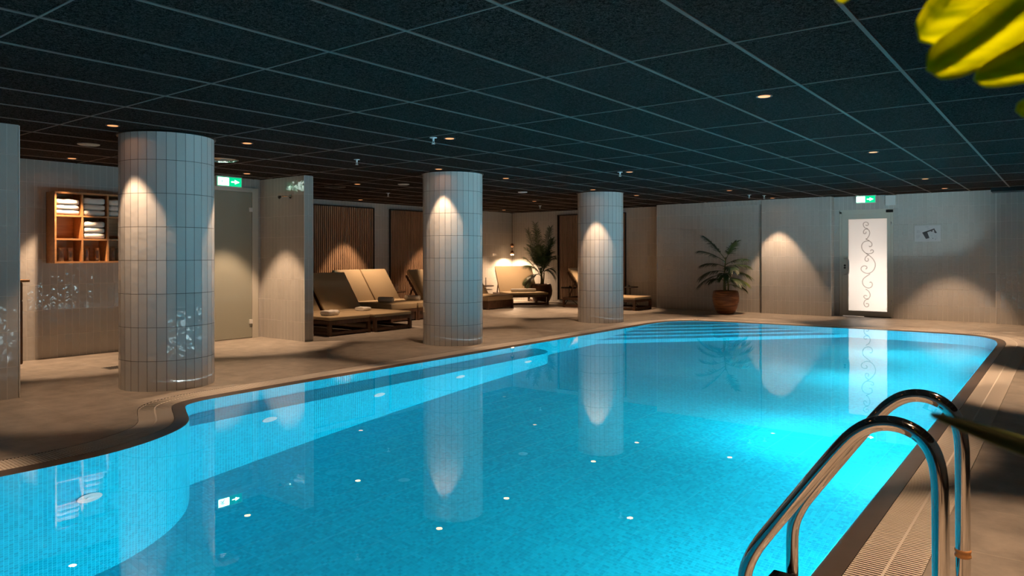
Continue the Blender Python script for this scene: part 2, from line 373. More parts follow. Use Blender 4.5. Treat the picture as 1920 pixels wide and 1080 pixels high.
def ring(name, mat, d0, z0, d1, z1, uvv=True):
    A, B = off(d0), off(d1); mb = MB()
    for i in range(NO):
        j = (i+1) % NO
        mb.face([(A[i].x, A[i].y, z0), (A[j].x, A[j].y, z0), (B[j].x, B[j].y, z1), (B[i].x, B[i].y, z1)][::-1])
    return mb.build(name, mat)

# deck with the pool cut out
X0, X1, Y0, Y1 = -12.2, 2.7, -4.2, 15.9
bm = bmesh.new()
inner = [bm.verts.new((p.x, p.y, 0)) for p in off(GR)]
outer = [bm.verts.new((x, y, 0)) for x, y in ((X0, Y0), (X1, Y0), (X1, Y1), (X0, Y1))]
E_ = [bm.edges.new((inner[i], inner[(i+1) % NO])) for i in range(NO)] + [bm.edges.new((outer[i], outer[(i+1) % 4])) for i in range(4)]
bmesh.ops.triangle_fill(bm, edges=E_, use_beauty=True, use_dissolve=False)
for f in bm.faces:
    f.normal_update()
    if f.normal.z < 0: f.normal_flip()
uvl = bm.loops.layers.uv.new('UVMap')
for f in bm.faces:
    for lp in f.loops: lp[uvl].uv = (lp.vert.co.x, lp.vert.co.y)
me = bpy.data.meshes.new('floor'); bm.to_mesh(me); bm.free(); me.materials.append(M['floor'])
fl = bpy.data.objects.new('floor', me); C.objects.link(fl); struct(fl, 'beige stone tiled pool deck', 'floor')

# pool shell
mb = MB()
for i in range(NO):
    j = (i+1) % NO; a, b = OUT[i], OUT[j]
    mb.face([(a.x, a.y, -2.1), (a.x, a.y, -.012), (b.x, b.y, -.012), (b.x, b.y, -2.1)], [(S[i], -2.1), (S[i], -.012), (S[i+1], -.012), (S[i+1], -2.1)], True)
struct(mb.build('pool_wall', 'pool_tile'), 'turquoise mosaic wall of the swimming pool', 'pool wall')
mb = MB()
for (ya, za), (yb, zb) in (((-2.2, -1.92), (2.5, -1.92)), ((2.5, -1.92), (7.9, -1.23)), ((7.9, -1.23), (13.2, -1.23))):
    mb.face([(-6.2, ya, za), (-.5, ya, za), (-.5, yb, zb), (-6.2, yb, zb)])
struct(mb.build('pool_floor', 'pool_floor'), 'turquoise mosaic bottom of the swimming pool', 'pool floor')
# bench along the left side
arc = [(-5.83 + .41*math.cos(t), 7.66 + .41*math.sin(t)) for t in [PI/2*k/10 for k in range(11)]]
bench = [(-5.90, 2.75), (-5.42, 2.75)] + arc + [(-5.90, 8.07)]
struct(MB().prism(bench, -2.0, -.46).build('pool_bench', 'pool_tile'), 'submerged bench ledge along the left side of the pool', 'pool bench')
# corner steps
def clip(poly, p, nrm):
    out = []
    for i in range(len(poly)):
        a, b = poly[i], poly[(i+1) % len(poly)]; da = (a - p).dot(nrm); db = (b - p).dot(nrm)
        if da >= 0: out.append(a)
        if da * db < 0: out.append(a + (b - a)*(da/(da - db)))
    return out
step_root = empty('pool_steps', (-4.9, 11.9, -1.23)); struct(step_root, 'wide diagonal steps in the far left corner of the pool', 'pool steps')
rect = [Vector((-5.90, 9.0)), Vector((-2.0, 9.0)), Vector((-2.0, 12.86)), Vector((-5.90, 12.86))]
for k in range(5):
    a = Vector((-5.83, 9.72 + .415*k)); b = Vector((-2.92 - .415*k, 12.77))
    d = (b - a).normalized(); nn = Vector((-d.y, d.x))
    poly = clip(rect, a, nn)
    if k == 0 and False: pass
    mb = MB().prism([(p.x + 4.9, p.y - 11.9) for p in poly], -.2, 1.23 - .85 + .165*k)
    o = mb.build('step', 'pool_tile', step_root, wuv=(-4.9, 11.9, 0))

# water
mb = MB(); mb.face([(p.x, p.y, -.008) for p in OUT], None, True)
wt = mb.build('pool_water', 'water', merge=False); tag(wt, 'still clear water filling the glowing turquoise swimming pool', 'water'); wt['kind'] = 'stuff'

# coping, channel, slatted overflow grating
struct(ring('pool_coping', 'coping', 0, -.012, COP, 0), 'dark stone coping around the pool edge', 'coping')
A, B = off(0), off(0)
struct(ring('pool_channel', 'channel', COP, -.05, GR, -.05), 'overflow channel under the grating', 'channel')
mb = MB()
for d in (COP, GR):
    A = off(d)
    for i in range(NO):
        j = (i+1) % NO; q = [(A[i].x, A[i].y, -.05), (A[j].x, A[j].y, -.05), (A[j].x, A[j].y, 0), (A[i].x, A[i].y, 0)]
        mb.face(q)
struct(mb.build('trim_1', 'channel'), 'sides of the overflow channel', 'trim')
mb = MB(); pitch = .0205; s_ = 0; i = 0
while s_ < S[-1] - pitch/2:
    while S[i+1] < s_: i += 1
    f = (s_ - S[i])/(S[i+1] - S[i]); p = OUT[i].lerp(OUT[(i+1) % NO], f); nn = NRM[i].lerp(NRM[(i+1) % NO], f).normalized(); t = Vector((-nn.y, nn.x))
    mid = (COP + GR)/2; hl = (GR - COP)/2 - .003
    c = p + nn*mid
    # narrower/wider with the curve
    mb.obox((c.x, c.y, -.008), (nn.x*hl, nn.y*hl, 0), (t.x*.0058, t.y*.0058, 0), (0, 0, .0075))
    s_ += pitch
for d in (COP + .012, (COP + GR)/2, GR - .012):
    A, B = off(d - .005), off(d + .005)
    for i in range(NO):
        j = (i+1) % NO; z = -.004 if abs(d - (COP+GR)/2) > .01 else -.0004
        mb.face([(A[i].x, A[i].y, z), (A[j].x, A[j].y, z), (B[j].x, B[j].y, z), (B[i].x, B[i].y, z)][::-1])
tag(mb.build('overflow_grating', 'grate', merge=False), 'beige slatted overflow grating running around the whole pool edge', 'grating')

# ------------------------------------------------------------------ room shell
def wall(name, boxes, label, mat='wall_tile'):
    mb = MB()
    for b in boxes: mb.box(*b)
    return struct(mb.build(name, mat, merge=False), label, 'wall')
XB, XL = -9.5475, -11.95
wall('wall_left', [(-9.75, -4.1, 0, -7.12, 2.33, ZC)], 'tiled wall block at the left edge')
wall('wall_shelf', [(-9.75, 2.33, 0, XB, 5.16, ZC), (-9.75, 5.16, 2.20, XB, 6.25, ZC), (-9.75, 6.2, 0, XB, 6.25, 2.2)], 'tiled wall carrying the towel shelf')
wall('wall_partition', [(-12.1, 6.25, 0, -8.49, 6.39, ZC)], 'tiled partition wall sticking out beside the frosted door')
wall('wall_lounge', [(-12.2, 6.39, 0, XL, 15.9, ZC)], 'tiled wall behind the loungers')
wall('wall_back', [(XL, 15.5, 0, -7.43, 15.9, ZC), (-7.43, 15.02, 0, -5.07, 15.9, ZC)], 'tiled end wall left of the pier')
wall('wall_pier', [(-5.04, 14.94, 0, -3.69, 15.9, ZC)], 'tiled pier standing proud of the end wall')
wall('wall_door_side', [(-3.69, 15.18, 0, -3.60, 15.5, ZC), (-3.60, 15.18, 2.07, -2.645, 15.5, ZC), (-2.645, 15.18, 0, -1.02, 15.9, ZC)], 'tiled wall around the glowing glass door')
wall('wall_right_end', [(-1.02, 15.03, 0, 2.7, 15.9, ZC)], 'tiled end wall at the right edge')
wall('wall_right', [(2.6, -4.1, 0, 2.75, 15.9, ZC)], 'tiled wall right of the pool')
wall('wall_near', [(-7.12, -4.2, 0, 2.7, -4.05, ZC)], 'tiled wall behind the viewer')
struct(MB().box(-6.28, 14.95, 2.235, -5.05, 15.02, ZC).build('trim_2', 'wall_tile'), 'boxed soffit under the ceiling', 'trim')
struct(MB().box(-5.07, 15.0, 0, -5.04, 15.2, ZC).build('trim_3', 'darkframe'), 'dark strip left of the pier', 'trim')  # narrow band in the dark frame colour between end wall and pier
struct(MB().box(-1.07, 14.66, 2.265, 2.6, 15.03, ZC).build('trim_4', 'black'), 'black boxing under the ceiling at the right', 'trim')
struct(MB().box(X0, Y0, ZC, X1, Y1 + 1.4, ZC + .1).build('ceiling', 'ceiling'), 'dark wood wool ceiling panels', 'ceiling')
mb = MB()
x = -.209 + .6*6
while x > X0:
    if x < X1: mb.box(x - .011, Y0, ZC - .005, x + .011, 15.5, ZC)
    x -= .6
y = 2.527 - 1.2*6
while y < 15.5:
    if y > Y0: mb.box(X0, y - .0055, ZC - .0045, X1, y + .0055, ZC)
    y += 1.2
struct(mb.build('trim_5', 'tbar', merge=False), 'grey suspension grid of the ceiling', 'trim')

mb = MB()
for x, y in ((-3.69, 14.94), (-1.02, 15.03), (-7.43, 15.02), (-8.49, 6.25), (-8.49, 6.39), (-7.12, 2.33)):
    mb.box(x - .005, y - .005, 0, x + .005, y + .005, ZC - .006)
struct(mb.build('trim_6', 'edge_trim'), 'thin pale corner profiles of the tiled walls', 'trim')

# columns
def column(y, label):
    c = (-6.766, y); r = .4107; n = 32; rr = r/math.cos(PI/n)*.999
    mb = MB(); ang = [2*PI*(k+.5)/n for k in range(n+1)]; w_ = .0805
    for k in range(n):
        a, b = ang[k], ang[k+1]
        p = [(rr*math.cos(a), rr*math.sin(a)), (rr*math.cos(b), rr*math.sin(b))]
        mb.face([(p[0][0], p[0][1], 0), (p[1][0], p[1][1], 0), (p[1][0], p[1][1], ZC), (p[0][0], p[0][1], ZC)], [(k*w_, 0), ((k+1)*w_, 0), ((k+1)*w_, ZC), (k*w_, ZC)])
    o = mb.build('column', 'column_tile', merge=False); o.location = (c[0], c[1], 0)
    tag(o, label, 'column', None)
    col = MB(); col.lathe([(r+.002, ZC-.012), (r+.018, ZC-.012), (r+.018, ZC), (r+.002, ZC)], seg=32, caps=False)
    col.build('ceiling_collar', 'darkframe', o, merge=False)
    return o
column(3.435, 'nearest and widest-looking of the round columns, grey glossy tiles, beside the towel shelf')
column(7.43, 'middle round column clad in grey glossy tiles, in front of the loungers')
column(11.40, 'farthest round column clad in grey glossy tiles, near the pool steps')

# ------------------------------------------------------------------ downlights
rim = MB(); rim.lathe([(.040, 0), (.050, -.004), (.056, -.004), (.056, 0)], seg=28, caps=False)
rim_me = None
def downlight(x, y, label, energy=1.0, size=64, glow=True, blend=.35):
    global rim_me
    e = empty('downlight', (x, y, ZC)); tag(e, label, 'downlight', 'recessed ceiling downlights')
    if rim_me is None:
        a = rim.build('trim_ring', 'darkframe', e, merge=False); d = MB().disc((0, 0, -.0035), (0, 0, 1), .041, 24, .003).build('lens', 'lamp_glow', e)
        rim_me = (a, d)
    else:
        for s0 in rim_me:
            c = s0.copy(); c.parent = e; C.objects.link(c)
    L = bpy.data.lights.new('downlight_beam', 'SPOT'); L.energy = SPOT_W*energy; L.color = WARM; L.spot_size = math.radians(size); L.spot_blend = blend; L.shadow_soft_size = .03
    lo = bpy.data.objects.new('beam', L); C.objects.link(lo); lo.parent = e; lo.location = (0, 0, -.012)
    return e
DL = [(-6.51, 2.83, 'warm ceiling downlight just in front of the nearest tiled column'),
      (-9.08, 3.50, 'warm ceiling downlight above the towel shelf'),
      (-6.49, 4.10, 'warm ceiling downlight just right of the top of the nearest column'),
      (-8.92, 5.63, 'warm ceiling downlight in front of the frosted door and partition wall'),
      (-4.71, 5.13, 'warm ceiling downlight beside a white sprinkler, above the near left pool half'),
      (-6.51, 6.88, 'warm ceiling downlight just in front of the middle tiled column'),
      (-8.90, 7.55, 'warm ceiling downlight above the foot of the two nearest loungers'),
      (-8.90, 9.80, 'warm ceiling downlight hidden behind the top of the middle column'),
      (-11.40, 9.75, 'warm ceiling downlight in front of the slatted panel by the partition wall'),
      (-6.53, 8.32, 'warm ceiling downlight just right of the top of the middle column'),
      (-6.51, 10.72, 'warm ceiling downlight just in front of the farthest tiled column'),
      (-8.88, 12.28, 'warm ceiling downlight over open deck left of the farthest column'),
      (-8.2, 13.9, 'warm ceiling downlight hidden behind the top of the farthest column'),
      (-11.35, 12.10, 'warm ceiling downlight over the lounger heads behind the middle column'),
      (-11.25, 14.25, 'warm ceiling downlight closest to the pendant lamp in the lounge corner'),
      (-6.50, 12.28, 'warm ceiling downlight just right of the top of the farthest column'),
      (-1.71, 5.13, 'largest-looking warm ceiling downlight, over the right half of the pool'),
      (-1.71, 8.69, 'second warm ceiling downlight over the right half of the pool'),
      (-1.71, 12.27, 'warm ceiling downlight over the far right corner of the pool'),
      (-1.70, 14.28, 'warm ceiling downlight nearest the evacuation plan on the end wall'),
      (-4.73, 12.36, 'warm ceiling downlight over the pool steps'),
      (-4.69, 14.55, 'warm ceiling downlight lighting the pier beside the glowing door'),
      (-4.72, 8.72, 'warm ceiling downlight over the middle of the pool, touching a white sprinkler'),
      (-1.71, 1.55, 'warm ceiling downlight over the near end of the pool ladder'),
      (-4.9, .3, 'warm ceiling downlight over the near left pool bulge, beside the viewer'),  # added lamp out of view, lifts the near left grating slats
      (.15, 1.8, 'warm ceiling downlight over the ladder on the near right deck'),
      (.12, 3.1, 'warm ceiling downlight over the right deck just beyond the ladder'),
      (.15, 8.0, 'warm ceiling downlight over the middle of the right deck'),
      (.15, 12.7, 'warm ceiling downlight over the far end of the right deck'),
      (.30, .75, 'warm ceiling downlight over the palm beside the viewer')]  # added lamp out of view, its cone brightens the foreground leaves
DIM = {(-6.51, 2.83): .36, (-6.49, 4.10): .5, (-6.51, 6.88): .31, (-6.53, 8.32): .5, (-8.90, 9.80): .6, (-6.51, 10.72): .45, (-6.50, 12.28): .5, (-8.90, 7.55): .5, (-1.71, 1.55): .5, (.15, 1.8): .5, (-4.69, 14.55): .75, (.12, 3.1): .8}
for x, y, lab in DL:
    downlight(x, y, lab, DIM.get((x, y), 1.0))

# underwater lights on the right pool wall
pl0 = None
for k, y in reversed(list(enumerate((1.6, 4.0, 6.45, 8.9, 11.15)))):
    zz = -.82
    if pl0 is None:
        pl0 = empty('pool_light', (-.79, y, zz))
        r_ = MB(); r_.tube([(0, 0, 0), (-.012, 0, 0)], .11, 28, True, False); r_.build('rim', 'steel', pl0)
        MB().disc((-.014, 0, 0), (1, 0, 0), .085, 24, .004).build('lens', 'pool_lens', pl0)
        L = bpy.data.lights.new('pool_beam', 'SPOT'); L.energy = POOL_W; L.color = (.68, .94, 1.0); L.spot_size = math.radians(178); L.spot_blend = .15; L.shadow_soft_size = .06
        lo = bpy.data.objects.new('beam', L); C.objects.link(lo); lo.parent = pl0; lo.location = (-.03, 0, 0); lo.rotation_euler = (0, math.radians(92), 0)
        L = bpy.data.lights.new('floor_beam', 'SPOT'); L.energy = 330; L.color = (.9, .98, 1.0); L.spot_size = math.radians(64); L.spot_blend = 1.0; L.shadow_soft_size = .06
        lo = bpy.data.objects.new('floor_beam', L); C.objects.link(lo); lo.parent = pl0; lo.location = (-.03, 0, 0); lo.rotation_euler = (0, math.radians(58), 0)
        e = pl0; floor_w = L.energy
    else: e = copy_tree(pl0); e.location = (-.79, y, zz)
    if k < 2:
        for ch in e.children:
            if ch.type == 'LIGHT': ch.data = ch.data.copy(); ch.data.energy *= .34 if ch.data.name.startswith('pool_beam') else .06
    tag(e, 'round underwater light in the right pool wall, ' + ['nearest, in front of the ladder', 'second from the near end', 'middle one', 'fourth from the near end', 'farthest, by the far right corner'][k], 'pool light', 'underwater lights')

# water jets
def jet(x, y, z, label, first=[None]):
    if first[0] is None:
        mb = MB(); mb.disc((.004, 0, 0), (1, 0, 0), .072, 28, .008)
        o = mb.build('water_jet', 'white'); MB().disc((.010, 0, 0), (1, 0, 0), .022, 16, .008).build('nozzle', 'white_plastic', o); first[0] = o
    else: o = copy_tree(first[0])
    o.location = (x, y, z); tag(o, label, 'water jet', 'round water jets in the bench face')
for y, lab in ((3.63, 'white round water jet in the pool bench face, nearest of four'), (4.87, 'white round water jet in the pool bench face, second from the near end'), (6.07, 'white round water jet in the pool bench face, third from the near end'), (7.35, 'white round water jet in the pool bench face, farthest, at its rounded end')):
    jet(-5.42, y, -.78, lab)
jet(-4.688, 1.9, -.79, 'white round water jet in the curved near left pool wall')

# ------------------------------------------------------------------ ladder
prof = [(-.278, 0), (-.278, .3), (-.279, .56), (-.281, .61), (-.288, .66), (-.305, .70), (-.335, .729), (-.375, .744), (-.417, .744), (-.455, .731), (-.49, .705), (-.52, .672), (-.58, .59), (-.68, .447), (-.765, .325), (-.785, .29), (-.805, .245), (-.815, .20), (-.817, .12), (-.817, -.9), (-.80, -.98)]
def smooth_path(P, it=2):
    P = [Vector(p) for p in P]
    for _ in range(it):
        Q = [P[0]]
        for a, b in zip(P[:-1], P[1:]): Q += [a.lerp(b, .25), a.lerp(b, .75)]
        Q.append(P[-1]); P = Q
    return P
lad = empty('pool_ladder', (-.278, 2.5, 0)); tag(lad, 'polished steel pool ladder with two arched handrails at the near right edge', 'ladder')
for yy in (-.25, .25):
    pts = smooth_path([(x + .278, yy, z) for x, z in prof])
    rl = MB().tube(pts, .0215, 20).build('handrail', 'steel', lad)
    MB().lathe([(.0225, 0), (.045, 0), (.045, .006), (.0225, .012)], (0, yy, 0), 24).build('base_flange', 'brushed', lad)
    if yy > 0: 
        o = MB().lathe([(.0216, .235), (.024, .237), (.024, .243), (.0222, .245), (.0222, .252), (.024, .254), (.024, .260), (.0216, .262)], (0, yy, 0), 24).build('seal_ring', 'orange', lad); o['label'] = 'orange rubber ring on the post'
for z in (.045, -.22, -.48, -.74):
    t = MB().box(-.60, -.232, z - .03, -.515, .232, z).build('tread', 'black', lad, bevel=.006)
    g = MB()
    for q in range(6): g.box(-.594 + q*.013, -.22, z, -.588 + q*.013, .22, z + .002)
    g.build('grip_ribs', 'black', t)

# ------------------------------------------------------------------ frosted glass door left (wall_shelf)
d1 = struct(empty('door_1', (XB, 5.7, 0)), 'tall frosted glass door beside the partition wall', 'door')
fx = .018
MB().box(0, .40, .0, fx, .50, 2.20).box(0, -.55, 2.135, fx, .40, 2.20).box(0, -.55, 0, fx, -.50, 2.135).build('door_frame', 'frame_paint', d1, bevel=.002)
MB().box(.002, -.495, .012, .014, .392, 2.128).build('glass_panel', 'milk_glass', d1)
for z in (.24, 1.88):
    MB().box(.014, .345, z - .03, .030, .40, z + .03).build('hinge', 'white', d1, bevel=.002)
MB().box(-.2, -.55, 0, -.002, .5, 2.2).build('door_reveal', 'frame_paint', d1)

# exit signs
def glyph(mb, poly, x0, y, z0, s, axis):
    pts = []
    for a, b in poly:
        pts.append((x0 + a*s, y, z0 + b*s) if axis == 'y' else (y, x0 + a*s, z0 + b*s))
    mb.face(pts if axis == 'y' else pts[::-1] if False else pts)
MAN = [[(.40,.62),(.52,.62),(.56,.40),(.44,.38)], [(.50,.44),(.66,.30),(.60,.24),(.46,.36)], [(.66,.30),(.74,.12),(.66,.10),(.60,.24)], [(.46,.42),(.30,.26),(.16,.24),(.16,.31),(.28,.33),(.40,.46)],
       [(.52,.60),(.68,.52),(.76,.58),(.72,.63),(.67,.59),(.54,.67)], [(.40,.62),(.26,.56),(.20,.44),(.26,.42),(.31,.51),(.42,.55)],
       [(.49,.70),(.55,.68),(.59,.74),(.55,.80),(.49,.79),(.46,.74)]]
ARROW = [[(.15,.44),(.55,.44),(.55,.56),(.15,.56)], [(.45,.74),(.85,.50),(.45,.26)]]
def exit_sign(name_loc, rz, w, h, label):
    e = empty('exit_sign', name_loc, rz); tag(e, label, 'exit sign')
    # faces local -Y
    MB().box(-w/2 - .012, 0, -.012, w/2 + .012, .035, h + .02).build('housing', 'white', e, bevel=.003)
    p = MB().box(-w/2, -.004, 0, w/2, 0, h).build('light_panel', 'sign_green', e)
    a = MB().box(-w/2 + .006, -.006, .008, -.012, -.004, h - .008)
    a.build('door_pictogram', 'sign_white', p)
    g = MB(); s = h*1.0
    for q in MAN: g.face([(-w/2 + .012 + a_*s*.95, -.0075, .004 + b_*s*.98) for a_, b_ in q])
    g.build('running_figure', 'sign_green', p, merge=False)
    g = MB()
    for q in ARROW: g.face([(.0 + a_*w*.48, -.0065, b_*h*.96 + .02*h) for a_, b_ in q])
    g.build('arrow', 'sign_white', p, merge=False)
    MB().box(-.006, .01, h + .02, .006, .022, ZC - name_loc[2]).build('bracket', 'brushed', e)
    return e
exit_sign((XB + .08, 5.70, 2.195), math.radians(90), .37, .125, 'green and white lit exit sign above the frosted door behind the nearest column')
exit_sign((-3.10, 15.08, 2.195), 0, .33, .125, 'green and white lit exit sign above the glowing ornamental glass door')
tag(MB().box(-2.764, 15.10, 2.13, -2.59, 15.18, 2.315).build('junction_box', 'white', bevel=.004), 'plain white box on the wall right of the far exit sign', 'box')

# ------------------------------------------------------------------ far glass door
d2 = struct(empty('door_2', (-3.1, 15.25, 0)), 'aluminium framed door with a glowing frosted pane and scroll decor', 'door')
mb = MB().box(-.50, -.05, 0, -.455, .05, 2.045).box(.41, -.05, 0, .455, .05, 2.045).box(-.50, -.05, 2.0, .455, .05, 2.07)
mb.build('door_frame', 'frame_paint', d2, bevel=.003)
mb = MB().box(-.455, -.03, .01, -.343, .02, 2.0).box(.343, -.03, .01, .41, .02, 2.0).box(-.343, -.03, 1.892, .343, .02, 2.0).box(-.343, -.03, .01, .343, .02, .112)
lf = mb.build('door_leaf', 'frame_paint', d2, bevel=.002)
pane = MB().box(-.343, -.008, .112, .343, .0, 1.892).build('glass_panel', 'frosted', d2)
# scrolls: polylines in photo pixels of the zoomed door -> metres on the pane
def spiral(cx, cz, r0, r1, a0, a1, n=26):
    return [(cx + (r0 + (r1 - r0)*k/n)*math.cos(math.radians(a0 + (a1 - a0)*k/n)), cz + (r0 + (r1 - r0)*k/n)*math.sin(math.radians(a0 + (a1 - a0)*k/n))) for k in range(n + 1)]
def px2(pts): return [((X - 283)/300.0*.686, 1.892 - (Y - 252)/712.0*1.78) for X, Y in pts]
CUR = [
 [(262,322),(250,305),(250,285),(268,275),(288,283),(290,300),(275,306),(268,298)],
 [(264,322),(285,330),(300,350),(298,378),(280,405),(270,408)],
 [(285,330),(262,332),(249,350),(255,368),(270,365),(272,352)],
 [(270,408),(296,422),(318,440),(316,462),(300,470),(296,462)],
 [(296,422),(262,424),(238,446),(236,478),(255,508),(290,530)],
 [(290,530),(325,560),(346,600),(334,645),(300,674),(262,672),(232,650),(232,628),(252,613),(275,618),(280,632),(268,640)],
 [(290,530),(272,542),(260,562),(268,580),(285,580),(291,566),(284,556)],
 [(272,520),(290,522),(318,518),(330,505),(324,492),(310,492),(306,502)],
 [(302,676),(275,695),(248,715),(240,745),(256,775),(285,788),(312,780),(322,758),(312,738),(298,742)],
 [(268,795),(290,808),(304,832),(298,862),(275,872),(255,862),(252,848),(266,842),(278,848)],
 [(290,872),(268,876),(254,893),(254,918),(270,934),(288,928),(292,912),(280,903),(270,908)]]
mb = MB()
for cu in CUR:
    P = smooth_path([(x, -.0105, z) for x, z in px2(cu)], 3); mb.tube(P, .0075, 6, True)
mb.build('scroll_decor', 'scroll', pane, merge=False)
hd = MB(); hp = smooth_path([(-.40, -.03, .81), (-.40, -.075, .81), (-.345, -.085, .815), (-.325, -.085, .85), (-.325, -.085, 1.08), (-.345, -.085, 1.115), (-.40, -.075, 1.12), (-.40, -.03, 1.12)], 2)
hd.tube(hp, .015, 12); hd.build('door_handle', 'grey_metal', d2)
for z in (.945, .99): MB().disc((-.405, -.034, z), (0, 1, 0), .02, 18, .012).build('lock', 'black', d2)
for z in (.3, 1.78): MB().tube([(.418, -.04, z - .04), (.418, -.04, z + .04)], .012, 12).build('hinge', 'brushed', d2)
MB().box(.33, -.07, 2.0, .45, -.045, 2.05).build('door_closer', 'black', d2, bevel=.004)
MB().box(-.05, -.07, .0, .42, .0, .012).build('threshold', 'black', d2)
# bright hall behind the pane
struct(MB().box(-4.4, 17.3, 0, -1.6, 17.4, ZC).box(-4.5, 15.4, 0, -4.4, 17.4, ZC).box(-1.7, 15.9, 0, -1.6, 17.4, ZC).box(-4.5, 15.9, -.1, -1.6, 17.4, 0).build('wall_hall', 'white'), 'white hall walls behind the glass door', 'wall')
L = bpy.data.lights.new('pane_fill', 'POINT'); L.energy = 62; L.color = (1, .88, .76); L.shadow_soft_size = .08
lo = bpy.data.objects.new('pane_glow_fill', L); C.objects.link(lo); lo.location = (-2.82, 15.78, .42)  # unseen lamp added close behind the pane to brighten its lower right
L = bpy.data.lights.new('hall_ceiling', 'AREA'); L.energy = 22; L.color = (1, .92, .88); L.size = 1.4
lo = bpy.data.objects.new('hall_ceiling_light', L); C.objects.link(lo); lo.location = (-3.0, 16.5, 2.25)

# evacuation plan
pn = empty('evacuation_plan', (-2.078, 15.178, 1.44)); tag(pn, 'white evacuation floor plan sheet on the end wall right of the door', 'poster')
MB().box(-.21, -.006, 0, .21, 0, .295).build('sheet', 'paper', pn)
def pp(X, Y): return ((X - 780)/960*.42, .295 - (Y - 250)/600*.295)
mb = MB()
for q in ([(580,515),(760,480),(850,720),(720,755)], [(590,510),(1020,365),(1050,400),(740,520)], [(1000,380),(1050,420),(1120,520),(1090,545),(1030,530)], [(890,440),(970,445),(960,480),(910,490)], [(955,720),(995,725),(990,745),(955,745)]):
    mb.face([(pp(*p)[0], -.0072, pp(*p)[1]) for p in q][::-1])
mb.build('building_outline', 'ink', pn, merge=False)
for x0, y0, x1, y1 in ((690,298,820,312), (760,376,870,390), (370,430,480,440), (370,460,500,468), (370,490,500,498), (370,520,470,528), (360,600,500,608), (360,630,490,638), (360,660,500,668), (360,690,480,698), (360,720,450,728), (890,630,950,640), (1020,640,1120,650), (1040,720,1140,730), (1050,760,1090,790), (720,790,850,800)):
    a, b = pp(x0, y0), pp(x1, y1); MB().box(a[0], -.0075, b[1], b[0], -.006, a[1]).build('text_line', 'ink_grey', pn)

# shower spout on partition
sh = empty('shower_spout', (-8.80, 6.25, 2.05)); tag(sh, 'small chrome shower arm near the top of the partition wall', 'shower')
MB().disc((0, -.006, 0), (0, 1, 0), .03, 20, .012).build('wall_flange', 'steel', sh)
MB().tube(smooth_path([(0, 0, 0), (0, -.06, 0), (-.06, -.09, 0), (-.10, -.10, -.005)], 2), .009, 10).build('arm', 'steel', sh)
MB().tube([(-.095, -.098, -.004), (-.13, -.105, -.012)], [.014, .026], 16).build('shower_head', 'black', sh)

# floor drain
dr = empty('floor_drain', (-8.19, 3.57, 0)); tag(dr, 'small square floor drain left of the nearest column', 'drain')
MB().box(-.10, -.09, 0, .10, .09, .003).build('plate', 'brushed', dr)
mb = MB()
for k in range(6): mb.box(-.085, -.075 + k*.026, .003, .085, -.061 + k*.026, .0045)
mb.build('slots', 'black', dr)

# ------------------------------------------------------------------ vanity
va = empty('vanity_cabinet', (-9.2, 2.66, 0)); tag(va, 'dark brown vanity cabinet with pale top, half hidden behind the left wall', 'cabinet')
MB().box(-.34, -.30, .05, .30, .28, .93).build('body', 'vanity', va, bevel=.003)
d = MB().box(.30, -.28, .06, .32, .278, .725).build('door', 'vanity', va, bevel=.002)
MB().tube([(.32, .225, .57), (.345, .225, .57), (.345, .225, .42), (.32, .225, .42)], .007, 10).build('handle', 'brushed', d)
MB().disc((.322, .225, .36), (1, 0, 0), .012, 14, .006).build('lock', 'brass', d)
MB().box(.30, -.28, .74, .32, .278, .925).build('drawer', 'vanity', va, bevel=.002)
MB().box(-.345, -.31, .93, .34, .34, .955).build('top', 'oak', va, bevel=.003)
for x, y in ((-.28, -.25), (.25, -.25), (-.28, .24), (.25, .24)): MB().lathe([(.018, 0), (.022, .05)], (x, y, 0), 12).build('foot', 'black', va)
tag(MB().lathe([(.0, 0), (.035, .002), (.04, .02), (.03, .03), (0, .03)], (-8.97, 2.88, .955), 20).build('soap_dish', 'brass'), 'small copper dish on the vanity top', 'dish')

# ------------------------------------------------------------------ towel shelf
sf = empty('towel_shelf', (XB, 3.40, 1.125)); tag(sf, 'open oak wall shelf of square compartments holding white towels and glasses', 'shelf')
D_, W_, Ht = .2475, .885, .835; t_ = .02; cw = (W_ - t_)/3
MB().box(0, 0, 0, .01, W_, Ht).build('back_panel', 'oak', sf)
for z in (0, .270, .545, Ht - t_): MB().box(.01, t_, z, D_, W_ - t_, z + t_).build('board', 'oak', sf)
for k in (0, 3): MB().box(.0, k*cw, 0, D_, k*cw + t_, Ht).build('side_panel', 'oak', sf)
for k in (1, 2): MB().box(.01, k*cw, t_, D_ - .001, k*cw + t_, Ht - t_).build('divider', 'oak', sf)
def soft_slab(mb, x0, y0, z0, x1, y1, z1, nx=6, ny=8, r=.5, sag=.0, seed=0):
    """puffy folded slab: superellipse section across x, wrapping; rounded fold toward +x"""
    rnd = random.Random(seed); rows = []; N = 20; hz = (z1 - z0)/2; hx = (x1 - x0)/2; cx_ = (x0 + x1)/2; cz = (z0 + z1)/2
    for j in range(ny + 1):
        f = j/ny; y = y0 + (y1 - y0)*f; e = 1 - .5*(abs(2*f - 1)**8)*.35; wob = rnd.uniform(-.12, .12)*hz + sag*math.sin(PI*f)
        row = []
        for k in range(N):
            a = 2*PI*k/N; c_, s_ = math.cos(a), math.sin(a)
            px_ = math.copysign(abs(c_)**.35, c_); pz = math.copysign(abs(s_)**.55, s_)
            row.append((cx_ + hx*px_*e, y, cz + hz*pz*e + (wob if pz > 0 else 0)))
        rows.append(row)
    mb.grid(rows, True, True); mb.face(rows[0][::-1]); mb.face(rows[-1]); return mb
base = 1.125
